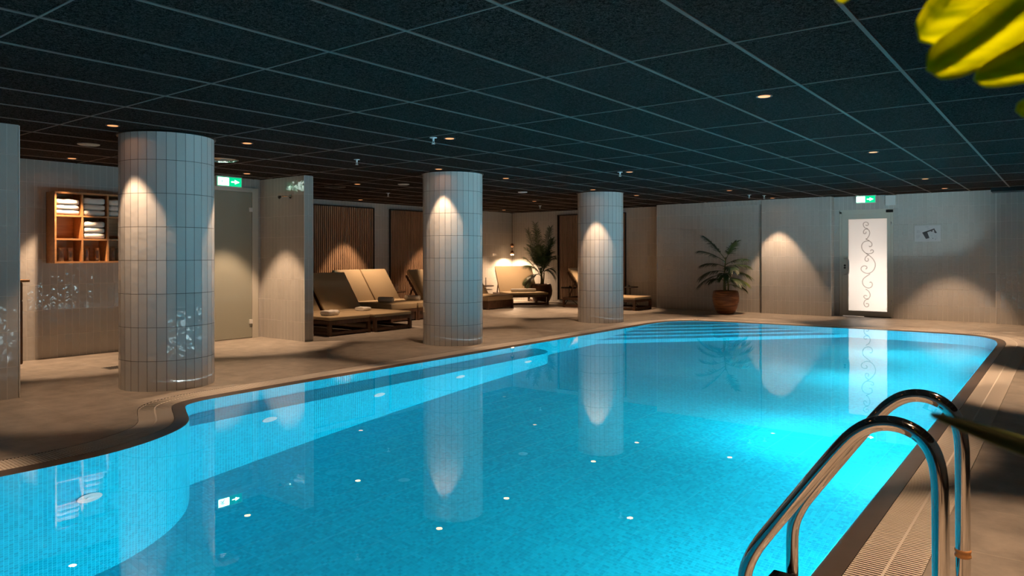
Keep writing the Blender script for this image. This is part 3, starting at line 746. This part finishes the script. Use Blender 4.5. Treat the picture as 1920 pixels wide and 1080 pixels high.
stacks = [(0, .545, 3, .058, 'first compartment of the top row'), (1, .545, 3, .068, 'second compartment of the top row'), (2, .545, 3, .066, 'top compartment beside the column'), (1, .270, 3, .066, 'middle row, under the second top compartment')]
pos = ['bottom', 'middle', 'top']
for c_, z, n_, th, lab in stacks:
    zz = base + z + t_ + .003
    for k in range(n_):
        hh = th*(1.18 if (k == n_-1) else 1)
        mb = MB(); y0 = 3.40 + c_*cw + t_ + .006; y1 = y0 + cw - t_ - .02 - .006*random.random()
        soft_slab(mb, XB + .03, y0, zz, XB + .236 + .008*random.random(), y1, zz + hh - .002, seed=c_*10 + k)
        tag(mb.build('folded_towel', 'towel'), 'folded white towel, %s one in the %s' % (pos[k], lab), 'towel', 'folded white towels on the oak shelf')
        zz += hh
g0 = None
gp = [(0, .075, .17, 'left glass in the bottom left compartment'), (0, .175, .17, 'right glass in the bottom left compartment'), (1, .07, .15, 'left glass in the bottom middle compartment'), (1, .185, .17, 'right glass in the bottom middle compartment'), (2, .075, .17, 'left glass in the bottom compartment by the column'), (2, .165, .14, 'right glass in the bottom compartment by the column')]
for c_, dy, dx, lab in gp:
    if g0 is None:
        o = MB().lathe([(.0, .0), (.034, .0), (.036, .01), (.030, .06), (.031, .10), (.037, .16), (.0345, .16), (.0285, .10), (.0275, .06), (.032, .014), (0, .012)], seg=28, caps=False).build('drinking_glass', 'glass'); g0 = o
    else: o = g0.copy(); C.objects.link(o)
    o.location = (XB + dx, 3.40 + c_*cw + t_ + dy, base + t_ + .001); tag(o, 'clear drinking glass, ' + lab, 'glass', 'drinking glasses on the oak shelf')

# ------------------------------------------------------------------ slatted panels
def slat_panel(loc, rz, w_, z0, z1, label):
    e = empty('slatted_panel', loc, rz); tag(e, label, 'wall panel', 'slatted wood wall panels')
    MB().box(0, 0, z0, w_, .012, z1).build('backing', 'felt', e)
    MB().box(-.02, 0, z0 - .02, 0, .05, z1 + .02).box(w_, 0, z0 - .02, w_ + .02, .05, z1 + .02).box(0, 0, z1, w_, .05, z1 + .02).box(0, 0, z0 - .02, w_, .05, z0).build('border_frame', 'darkframe', e)
    mb = MB(); x = .008
    while x + .027 < w_:
        mb.box(x, .012, z0, x + .030, .036, z1); x += .050
    mb.build('slats', 'slat', e, merge=False)
    return e
# local x runs along the wall, local +y out of the wall
slat_panel((XL, 10.55, 0), -PI/2, 2.15, .07, 2.205, 'brown slatted wood panel behind the second pair of loungers, beside the partition wall')
slat_panel((XL, 13.3, 0), -PI/2, 2.25, .07, 2.205, 'brown slatted wood panel on the lounge wall, partly hidden by the middle column')
slat_panel((-8.5, 15.5, 0), PI, 1.93, .07, 2.205, 'dark slatted wood panel on the end wall, partly hidden by the farthest column')

# ------------------------------------------------------------------ loungers
def slab(mb, pts, th, width, y0):
    pass
def cushion(P0, P1, th, w_, name, parent, mat='cushion'):
    """padded board from P0 to P1 (x,z) along local x, width w_ over y 0..w_"""
    a, b = Vector((P0[0], 0, P0[1])), Vector((P1[0], 0, P1[1])); d = (b - a).normalized(); up = Vector((-d.z, 0, d.x))
    if up.z < 0: up = -up
    mb = MB(); mb.obox(a.lerp(b, .5) + Vector((0, w_/2, 0)) + up*th/2, (b - a)/2, (0, w_/2 - .004, 0), up*th/2)
    o = mb.build(name, mat, parent, bevel=min(.018, th*.35)); 
    for p in o.data.polygons: p.use_smooth = True
    o.modifiers[0].segments = 3
    return o
def lounger(loc, rz, w_, style, label, length=1.28, zt=.285):
    """local x: from foot (0) towards the head (+x), local y: 0..w_"""
    e = empty('sun_lounger', loc, rz); tag(e, label, 'sun lounger', 'sun loungers on the lounge deck')
    th = .055 if style == 'open' else .11
    zf = zt - th; full = length + .62
    fr = MB().box(0, 0, zf - .055, full, .05, zf).box(0, w_ - .05, zf - .055, full, w_, zf).box(0, .05, zf - .055, .05, w_ - .05, zf).box(full - .05, .05, zf - .055, full, w_ - .05, zf)
    for k in range(8): fr.box(.15 + k*.14, .05, zf - .03, .22 + k*.14, w_ - .05, zf - .008)
    fr.build('frame', 'walnut', e, bevel=.003)
    for x in (0, full - .05):
        for y in (0, w_ - .05): MB().box(x, y, 0, x + .05, y + .05, zf - .055).build('leg', 'walnut', e, bevel=.003)
    if style == 'open':
        MB().box(.05, .0, .015, full - .05, .04, .06).box(.05, w_ - .04, .015, full - .05, w_, .06).box(0.005, .05, .015, .045, w_ - .05, .06).build('bottom_rail', 'walnut', e, bevel=.003)
    else:
        MB().box(.02, .02, .02, full - .02, w_ - .02, zf - .05).build('side_panel', 'walnut', e, bevel=.003)
    cushion((.0, zf), (length, zf), th, w_, 'seat_cushion', e)
    bl = .79; a = math.radians(53); hx, hz = length, zf + .02
    cushion((hx, hz), (hx + bl*math.cos(a), hz + bl*math.sin(a)), th*.9, w_, 'back_cushion', e)
    a0 = Vector((hx + .05, 0, hz)); a1 = Vector((hx + .05 + bl*.94*math.cos(a), 0, hz - .02 + bl*.94*math.sin(a)))
    for y in (.03, w_ - .07):
        MB().obox(a0.lerp(a1, .5) + Vector((.012, y + .02, -.02)), (a1 - a0)/2, (0, .02, 0), Vector((math.sin(a), 0, -math.cos(a)))*.015).build('back_frame', 'walnut', e)
    for y in (.06, w_ - .10):
        MB().obox(Vector((hx + .40, y + .02, hz + .17)), Vector((.09, 0, -.19)), (0, .012, 0), (.012, 0, .006)).build('back_prop', 'walnut', e)
    return e
# head towards -x : rotate by pi (local x -> -x, local y -> -y)
lounger((-8.72, 7.66, 0), PI, .80, 'open', 'beige sun lounger on dark open frame right beside the partition wall')
lounger((-8.66, 8.50, 0), PI, .81, 'open', 'beige sun lounger on dark open frame, far one of the first pair')
lounger((-9.60, 9.575, 0), PI, .665, 'box', 'lit beige sun lounger on boxed base, left one of the second pair', length=1.22, zt=.33)
lounger((-9.60, 10.25, 0), PI, .665, 'box', 'lit beige sun lounger on boxed base, right one of the second pair', length=1.22, zt=.33)
lounger((-10.12, 11.78, 0), PI, .80, 'box', 'shadowed beige sun lounger mostly hidden behind the middle column', length=.78, zt=.30)
lounger((-10.12, 13.17, 0), PI, .92, 'box', 'beige sun lounger whose boxed foot shows right of the middle column', length=.78, zt=.30)
ang = math.atan2(.59, -.81)
lounger((-10.55, 13.54, 0), ang, .98, 'open', 'beige sun lounger in the lounge corner under the pendant lamp', length=1.0, zt=.30) if False else None
# corner lounger: local +x = (-.81,.59), local +y = (-.59,-.81); start at right front foot
lounger((-9.96, 14.36, 0), math.atan2(.59, -.81), .99, 'open', 'beige sun lounger in the lounge corner under the brass pendant lamp', length=.92, zt=.30)
lounger((-7.42, 14.72, 0), PI, .78, 'open', 'brightly lit sun lounger mostly hidden behind the farthest column', length=1.25)

# towels on the loungers
def towel_on(loc, rz, sx, sy, sz, mat, label, kind='folded_towel'):
    mb = MB(); soft_slab(mb, -sx/2, -sy/2, 0, sx/2, sy/2, sz, seed=int(loc[1]*7))
    o = mb.build(kind, mat); o.location = loc; o.rotation_euler = (0, 0, rz); tag(o, label, 'towel', 'towels laid on the loungers'); return o
def roll(loc, rz, L_, r_, mat, label):
    mb = MB(); rows = []
    for t, k in ((-L_/2, .75), (-L_/2 + .01, 1), (L_/2 - .01, 1), (L_/2, .75)): rows.append([(t, r_*k*math.cos(2*PI*q/24), r_ + r_*k*.92*math.sin(2*PI*q/24)) for q in range(24)])
    mb.grid(rows, True, True); mb.face(rows[0][::-1]); mb.face(rows[-1])
    for s in (-1, 1):
        P = [(s*(L_/2 + .001), (.1 + .8*q/30)*r_*.8*math.cos(q*.5), r_ + (.1 + .8*q/30)*r_*.75*math.sin(q*.5)) for q in range(30)]; mb.tube(P, .003, 5)
    o = mb.build('rolled_towel', mat, merge=False); o.location = loc; o.rotation_euler = (0, 0, rz); tag(o, label, 'towel', 'towels laid on the loungers'); return o
towel_on((-9.05, 7.13, .287), .25, .20, .26, .075, 'towel', 'white folded towel on the lounger nearest the partition wall')
towel_on((-9.35, 8.05, .287), .15, .22, .20, .06, 'towel', 'white folded towel on the far lounger of the first pair')
roll((-10.05, 9.20, .33), .35, .30, .055, 'towel_grey', 'grey rolled towel on the left lounger of the second pair')
roll((-10.15, 9.98, .33), .15, .34, .05, 'towel', 'pale rolled towel on the right lounger of the second pair')
roll((-10.62, 14.22, .30), .85, .62, .042, 'towel_grey', 'long grey rolled towel on the corner lounger under the pendant')

# ------------------------------------------------------------------ side tables
def side_table(loc, z, r, legs, top, label, pole=0, tier=None, splay=.2):
    e = empty('side_table', loc); tag(e, label, 'side table', 'small side tables between loungers')
    MB().lathe([(0, z - .02), (r - .01, z - .02), (r, z - .012), (r, z), (r - .006, z + .004), (r - .012, z), (0, z)], seg=32, caps=False).build('tabletop', top, e)
    if tier: MB().lathe([(0, tier - .012), (r*.8, tier - .012), (r*.8, tier), (0, tier)], seg=28, caps=False).build('lower_shelf', top, e)
    if pole: MB().tube([(0, 0, .02), (0, 0, pole)], .009, 10).build('pole', 'darkframe', e)
    for k in range(legs):
        a = 2*PI*k/legs + .5
        MB().tube([(.02*math.cos(a), .02*math.sin(a), z*.42 if pole or legs == 3 else z - .02), (splay*math.cos(a), splay*math.sin(a), .006)], .008, 8).build('leg', 'darkframe', e)
    if legs == 3 and not pole: MB().tube([(0, 0, z*.4), (0, 0, z - .018)], .011, 10).build('column', 'darkframe', e)
    return e
side_table((-11.3, 10.62, 0), .44, .22, 4, 'walnut', 'low round wooden side table between the second lounger pair and the middle column')
gl = g0.copy(); C.objects.link(gl); gl.location = (-11.24, 10.60, .442); gl['label'] = 'clear drinking glass on the round wooden side table between loungers'; gl['group'] = 'drinking glasses on side tables'
side_table((-11.15, 13.42, 0), .47, .20, 3, 'walnut', 'round side table with a tall centre pole, right of the middle column', pole=.66, tier=.38, splay=.18)
side_table((-9.34, 14.30, 0), .44, .19, 3, 'darkframe', 'small dark tripod table just left of the farthest column', splay=.24)
side_table((-8.12, 15.02, 0), .46, .19, 3, 'darkframe', 'small dark round table seen just right of the farthest column', splay=.2)
for x, y, z, lab in ((-9.30, 14.28, .442, 'small steel cup on the tripod table left of the farthest column'), (-8.15, 15.0, .462, 'small steel cup on the dark table right of the farthest column')):
    tag(MB().lathe([(0, 0), (.03, 0), (.036, .035), (.033, .035), (.028, .004), (0, .004)], (x, y, z), 20, caps=False).build('cup', 'steel'), lab, 'cup')

# ------------------------------------------------------------------ pendant lamp
lx, ly = -11.66, 15.12
pe = empty('pendant_lamp', (lx, ly, ZC)); tag(pe, 'brass pendant lamp of two small globes glowing in the lounge corner', 'pendant lamp')
MB().lathe([(0, -.03), (.05, -.03), (.05, 0), (0, 0)], seg=24, caps=False).build('ceiling_rose', 'darkframe', pe)
MB().tube([(0, 0, -.03), (0, 0, -.83)], .006, 8).build('cord', 'black', pe)
MB().sphere((0, 0, 1.455 - ZC), .055).build('upper_globe', 'brass', pe)
MB().tube([(0, 0, 1.40 - ZC), (0, 0, 1.31 - ZC)], .008, 10).build('rod', 'brass', pe)
MB().sphere((0, 0, 1.265 - ZC), .055).build('lower_globe', 'brass', pe)
MB().lathe([(.0, 1.195 - ZC), (.035, 1.195 - ZC), (.045, 1.215 - ZC), (.0, 1.215 - ZC)], seg=20, caps=False).build('bulb', 'bulb', pe)
L = bpy.data.lights.new('pendant_light', 'SPOT'); L.energy = 130; L.color = (1, .66, .40); L.spot_size = math.radians(160); L.spot_blend = .5; L.shadow_soft_size = .03
lo = bpy.data.objects.new('beam', L); C.objects.link(lo); lo.parent = pe; lo.location = (0, 0, 1.19 - ZC)

# ------------------------------------------------------------------ sprinklers, detectors, speakers
sp0 = None
for x, y, lab in ((-4.80, 5.00, 'white sprinkler beside the nearest left-hand pool downlight'), (-6.61, 5.60, 'white sprinkler in the ceiling between the nearest and middle columns'), (-4.83, 8.66, 'white sprinkler over the middle of the pool, touching a downlight'),
                  (-9.78, 9.01, 'white sprinkler above the second pair of loungers'), (-9.61, 13.51, 'white sprinkler in front of the lounge corner'), (-4.80, 13.55, 'white sprinkler over the far deck, left one of two near the pier'), (-4.62, 13.85, 'white sprinkler over the far deck, right one of two near the pier')):
    if sp0 is None:
        sp0 = empty('sprinkler'); 
        MB().lathe([(0, -.004), (.035, -.004), (.035, 0), (0, 0)], seg=20, caps=False).build('escutcheon', 'white_plastic', sp0)
        MB().tube([(0, 0, 0), (0, 0, -.03)], .010, 10).tube([(0, 0, -.03), (.014, 0, -.045), (0, 0, -.06)], .003, 6).tube([(0, 0, -.03), (-.014, 0, -.045), (0, 0, -.06)], .003, 6).build('body', 'white_plastic', sp0, merge=False)
        MB().disc((0, 0, -.06), (0, 0, 1), .018, 14, .003).build('deflector', 'white_plastic', sp0); e = sp0
    else: e = copy_tree(sp0)
    e.location = (x, y, ZC); tag(e, lab, 'sprinkler', 'ceiling sprinklers')
def disc_unit(name, x, y, r, mat, lab, cat, conc=0):
    o = MB().lathe([(0, -.012), (r*.82, -.012), (r, -.006), (r, 0), (0, 0)], seg=36, caps=False).build(name, mat); o.location = (x, y, ZC)
    for k in range(conc): MB().lathe([(r*(.25 + .22*k), -.016), (r*(.29 + .22*k), -.016), (r*(.29 + .22*k), -.010), (r*(.25 + .22*k), -.010)], seg=32, caps=False).build('grille_ring', mat, o, merge=False)
    tag(o, lab, cat)
disc_unit('ceiling_vent', -7.80, 3.16, .10, 'frame_paint', 'round beige ceiling vent left of the nearest column', 'vent', 2)
disc_unit('ceiling_vent', -7.86, 4.62, .20, 'steel', 'large shiny round ceiling vent just right of the nearest column', 'vent', 3)
disc_unit('ceiling_vent', -9.53, 7.62, .17, 'darkframe', 'dark round ceiling vent above the first pair of loungers', 'vent', 3)
disc_unit('smoke_detector', -8.35, 8.02, .09, 'frame_paint', 'small round detector on the dark ceiling left of the middle column', 'smoke detector', 1)
disc_unit('smoke_detector', -7.75, 10.36, .085, 'white', 'pale round detector on the ceiling right of the middle column', 'smoke detector', 1)

# ------------------------------------------------------------------ palms
def leaflet(mb, p, d, nrm, L_, w_, droop=.3):
    d = d.normalized(); side = d.cross(nrm).normalized(); rows = []
    for k in range(5):
        t = k/4; ww = w_*(.35 + 1.6*t*(1 - t) + .25*(1 - t)) * (1 if t < 1 else .05)
        c = p + d*L_*t + Vector((0, 0, -1))*droop*L_*t*t
        rows.append([tuple(c - side*ww/2 - nrm*ww*.15), tuple(c + nrm*0), tuple(c + side*ww/2 - nrm*ww*.15)])
    mb.grid(rows, False, True)
def frond(parent, base, tip_dir, L_, rise, droop, nl, ll, lw, mat, seed):
    """arching feather leaf"""
    rnd = random.Random(seed); d = Vector((tip_dir[0], tip_dir[1], 0)).normalized(); P = []
    for k in range(13):
        t = k/12; P.append(Vector(base) + d*L_*t*(1 - .12*t) + Vector((0, 0, rise*L_*t - droop*L_*t*t)))
    mb = MB(); mb.tube(P, [.007*(1 - .75*k/12) for k in range(13)], 6)
    for k in range(nl):
        t = .22 + .78*k/(nl - 1); f = t*12; i = min(11, int(f)); p = P[i].lerp(P[i+1], f - i); tg = (P[i+1] - P[i]).normalized()
        sd = tg.cross(Vector((0, 0, 1)));  sd = sd.normalized() if sd.length > 1e-3 else Vector((1, 0, 0)); up = sd.cross(tg)
        l_ = ll*(.55 + 1.1*math.sin(PI*(.12 + .8*t))*.6)*rnd.uniform(.85, 1.1)
        for s in (-1, 1):
            dr = (tg*(.75 + .5*t) + sd*s*(1.0 - .35*t) + up*.22)
            leaflet(mb, p, dr, up, l_, lw, rnd.uniform(.3, .7))
    return mb.build('frond', mat, parent, merge=False)
def palm(loc, pot_prof, pot_mat, stems, fronds, label, lens=(.2, .016, 26)):
    e = empty('potted_palm', loc); tag(e, label, 'potted palm')
    MB().lathe(pot_prof, seg=40, caps=False).build('pot', pot_mat, e)
    rt = max(z for r, z in pot_prof); rr = [r for r, z in pot_prof if abs(z - rt) < .03]
    MB().lathe([(0, rt - .03), (min(rr) * .98, rt - .035)], seg=28, caps=False).build('soil', 'soil', e)
    for P, r0, r1 in stems: MB().tube(smooth_path(P, 1), [r0 + (r1 - r0)*k/(len(smooth_path(P, 1)) - 1) for k in range(len(smooth_path(P, 1)))], 8).build('stem', 'stem', e)
    for k, (b_, dr, L_, rise, droop, mt) in enumerate(fronds):
        frond(e, b_, dr, L_, rise, droop, lens[2], lens[0], lens[1], mt, k + int(abs(loc[0])*10))
    return e
# palm in the lounge corner (tall, dark) : trunk leaning a little
sx = Vector((.79, .61)); # screen-right direction on the ground
def sd(a): # direction with screen-right a (and a little toward/away)
    return a
fr = []
rnd = random.Random(3)
def D2(r, f): # r: screen right, f: away from camera
    v = sx*r + Vector((-.61, .79))*f; return (v.x, v.y)
base_ = (-.02, .0, .72)
for r, f, L_, rise, droop in ((-1, -.1, .42, 1.55, .5), (-1, -.4, .44, .95, .5), (-1, -.2, .42, .35, .6), (-.9, -.3, .36, -.1, .5), (-.35, -.3, .50, 2.6, .5), (-.1, -.4, .50, 2.75, .4), (.25, -.3, .46, 2.75, .6), (.5, -.4, .42, 2.5, .8), (.8, -.2, .36, 2.2, 1.0), (.9, -.3, .34, 1.5, 1.0), (.5, -.6, .38, 1.9, .8), (-.2, -.7, .42, 2.2, .6), (.3, -.8, .40, 1.7, .8), (-.6, -.5, .42, 2.2, .5), (.8, -.1, .30, .8, .9), (.1, -.1, .25, 2.6, .5), (-.2, -.5, .46, 2.9, .3), (.35, -.5, .44, 2.9, .5), (-.6, -.3, .44, 1.9, .5), (.6, -.3, .38, 1.9, .9), (0, -.6, .40, 2.2, .6)):
    fr.append(((base_[0], base_[1], base_[2] + rnd.uniform(-.12, .12)), D2(r, f), L_, rise, droop, 'leaf'))
palm((-10.60, 14.96, 0), [(.0, 0), (.16, 0), (.21, .06), (.265, .2), (.275, .3), (.255, .42), (.235, .47), (.215, .47), (.22, .42), (.2, .38)], 'pot_brown',
     [([(0, 0, .42), (.01, 0, .6), (-.02, 0, .8)], .035, .022), ([(.03, .02, .42), (.05, .02, .58), (.06, .03, .75)], .02, .014)], fr, 'tall dark palm in a brown pot beside the corner lounger', (.27, .010, 44))
fr = []
tiers = [(1.05, (-.55, .1), .62, .75, .35), (.95, (-1, .1), .55, .45, .35), (.85, (-1, -.1), .62, .28, .45), (.78, (-1, .2), .62, .12, .45), (1.0, (.95, .1), .50, .55, .30), (.95, (.9, -.3), .52, .35, .30), (.82, (1, .1), .60, .30, .40), (.72, (.9, -.4), .50, .15, .35),
         (.66, (-.9, -.2), .40, .55, .5), (.62, (.9, .1), .45, .45, .4), (.58, (.8, -.3), .42, .2, .35), (1.1, (-.1, .1), .62, 1.2, .35), (1.1, (.05, -.2), .5, 1.1, .3), (.9, (.1, -1), .45, .5, .5), (.8, (-.4, -.9), .45, .4, .5), (.7, (.5, -.8), .45, .35, .5)]
for z, (r, f), L_, rise, droop in tiers:
    fr.append(((0.0, 0.0, z), D2(r, f), L_*.92, rise, droop, 'leaf_young' if (z in (.82, .72, .58)) else 'leaf'))
palm((-5.59, 14.40, 0), [(0, 0), (.15, 0), (.175, .02), (.225, .12), (.26, .26), (.265, .34), (.25, .44), (.235, .47), (.215, .47), (.22, .42), (.2, .38)], 'pot_orange',
     [([(-.03, 0, .42), (-.035, 0, .7), (-.01, 0, 1.0), (0, 0, 1.15)], .022, .012), ([(.04, .02, .42), (.05, .02, .6), (.02, .01, .8)], .018, .012), ([(.01, -.03, .42), (.0, -.03, .65)], .016, .012)], fr, 'green palm in a carved orange-brown pot left of the tiled pier', (.19, .013, 44))

# leafy plant in the hall, only its blurred shadow shows on the frosted pane
hp_ = empty('hall_plant', (-3.36, 15.42, 0)); tag(hp_, 'dark plant standing behind the frosted pane, seen as a blur at its lower left', 'plant')
MB().lathe([(0, 0), (.06, 0), (.075, .12), (.065, .12), (.06, .09), (0, .09)], seg=24, caps=False).build('pot', 'pot_brown', hp_)
MB().tube([(0, 0, .09), (0, 0, .35)], .006, 8).build('stem', 'stem', hp_)
for k in range(7):
    a = k*.9
    mb = MB()
    leaflet(mb, Vector((0, 0, .14 + .05*k)), Vector((math.cos(a), math.sin(a)*.3, .5)), Vector((0, -1, .3)), .15, .07, .6)
    mb.build('leaf', 'leaf', hp_, merge=False)

# palm beside the viewer: pot on the deck out of frame, one frond reaches into the view
fp = empty('potted_palm', (.62, .42, 0)); tag(fp, 'yellow-green palm fronds hanging blurred into the top right corner', 'potted palm')
MB().lathe([(0, 0), (.15, 0), (.2, .1), (.22, .3), (.2, .42), (.18, .42), (.18, .38)], seg=32, caps=False).build('pot', 'pot_brown', fp)
MB().lathe([(0, .37), (.18, .37)], seg=28, caps=False).build('soil', 'soil', fp)
MB().tube(smooth_path([(0, 0, .37), (-.01, 0, .9), (-.05, .02, 1.35), (-.12, .03, 1.62)], 2), .014, 10).build('stem', 'stem', fp)
def ray(u, v, dist):
    """point seen at photo pixel u,v at a given depth from the eye (used once, to measure where the leaves hang)"""
    yaw = .6571; x = (u - 960)/1358*dist; z = -(v - 476.9)/1358*dist
    return Vector((math.cos(yaw)*x - math.sin(yaw)*dist, math.sin(yaw)*x + math.cos(yaw)*dist, H + z))
def big_leaflet(path, widths, fold, mat, parent, base):
    """folded palm leaflet along a path of points; two blades meet in a crease"""
    P = smooth_path(path, 2); n = len(P); rows = []; vd = Vector((-.61, .79, 0))
    for i, p in enumerate(P):
        t = i/(n - 1); f = t*(len(widths) - 1); k = min(len(widths) - 2, int(f)); w_ = widths[k]*(1 - f + k) + widths[k+1]*(f - k)
        tg = (P[min(i+1, n-1)] - P[max(i-1, 0)]).normalized(); sdv = tg.cross(vd).normalized()
        rows.append([tuple(p - sdv*w_*.5 - base), tuple(p - sdv*w_*.25 + vd*fold*w_*.5 - base), tuple(p + vd*fold*w_ - base), tuple(p + sdv*w_*.25 + vd*fold*w_*.4 - base), tuple(p + sdv*w_*.5 - base)])
    mb = MB(); mb.grid(rows, False, True); o = mb.build('leaflet', mat, parent, merge=False)
    sm = o.modifiers.new('thick', 'SOLIDIFY'); sm.thickness = .0006
    return o
B0 = Vector((.62, .42, 0))
dd = .42
rach = [B0 + Vector((-.12, .03, 1.62)), ray(2450, -330, .50), ray(2200, -330, .48), ray(1950, -250, .46), ray(1700, -120, .45), ray(1600, -80, .45)]
MB().tube([p - B0 for p in smooth_path(rach, 2)], .004, 8).build('frond_rib', 'stem', fp)
big_leaflet([ray(1950, -250, .45), ray(1880, -120, .43), ray(1808, -10, dd), ray(1741, 70, .41)], [.012, .026, .030, .020], .45, 'leaf_bright', fp, B0)
big_leaflet([ray(2200, -330, .47), ray(2060, -110, .43), ray(1900, 35, .41), ray(1800, 100, .40), ray(1749, 128, .40)], [.012, .028, .030, .026, .013], .45, 'leaf_bright', fp, B0)
big_leaflet([ray(2330, -200, .47), ray(2120, 20, .42), ray(1960, 105, .41), ray(1835, 148, .40)], [.012, .026, .026, .009], .45, 'leaf_bright', fp, B0)
big_leaflet([ray(1650, -110, .45), ray(1610, -50, .44), ray(1572, 2, .43)], [.010, .016, .006], .4, 'leaf_bright', fp, B0)
big_leaflet([ray(2300, 60, .46), ray(2050, 160, .43), ray(1912, 208, .42)], [.010, .016, .008], .4, 'leaf_bright', fp, B0)
big_leaflet([B0 + Vector((-.02, 0, 1.0)), ray(2200, 935, .46), ray(2000, 868, .44), ray(1860, 818, .43), ray(1745, 778, .42)], [.010, .014, .013, .009, .002], .5, 'leaf_young', fp, B0)

# refracted light from the pool lamps reaches the room through the water surface
wt.cycles.is_caustics_caster = True
for o in bpy.data.objects:
    if o.type == 'MESH' and not o.name.startswith(('pool_', 'ceiling', 'trim_5')): o.cycles.is_caustics_receiver = True
for L in bpy.data.lights:
    if L.name.startswith('pool_beam'): L.cycles.is_caustics_light = True
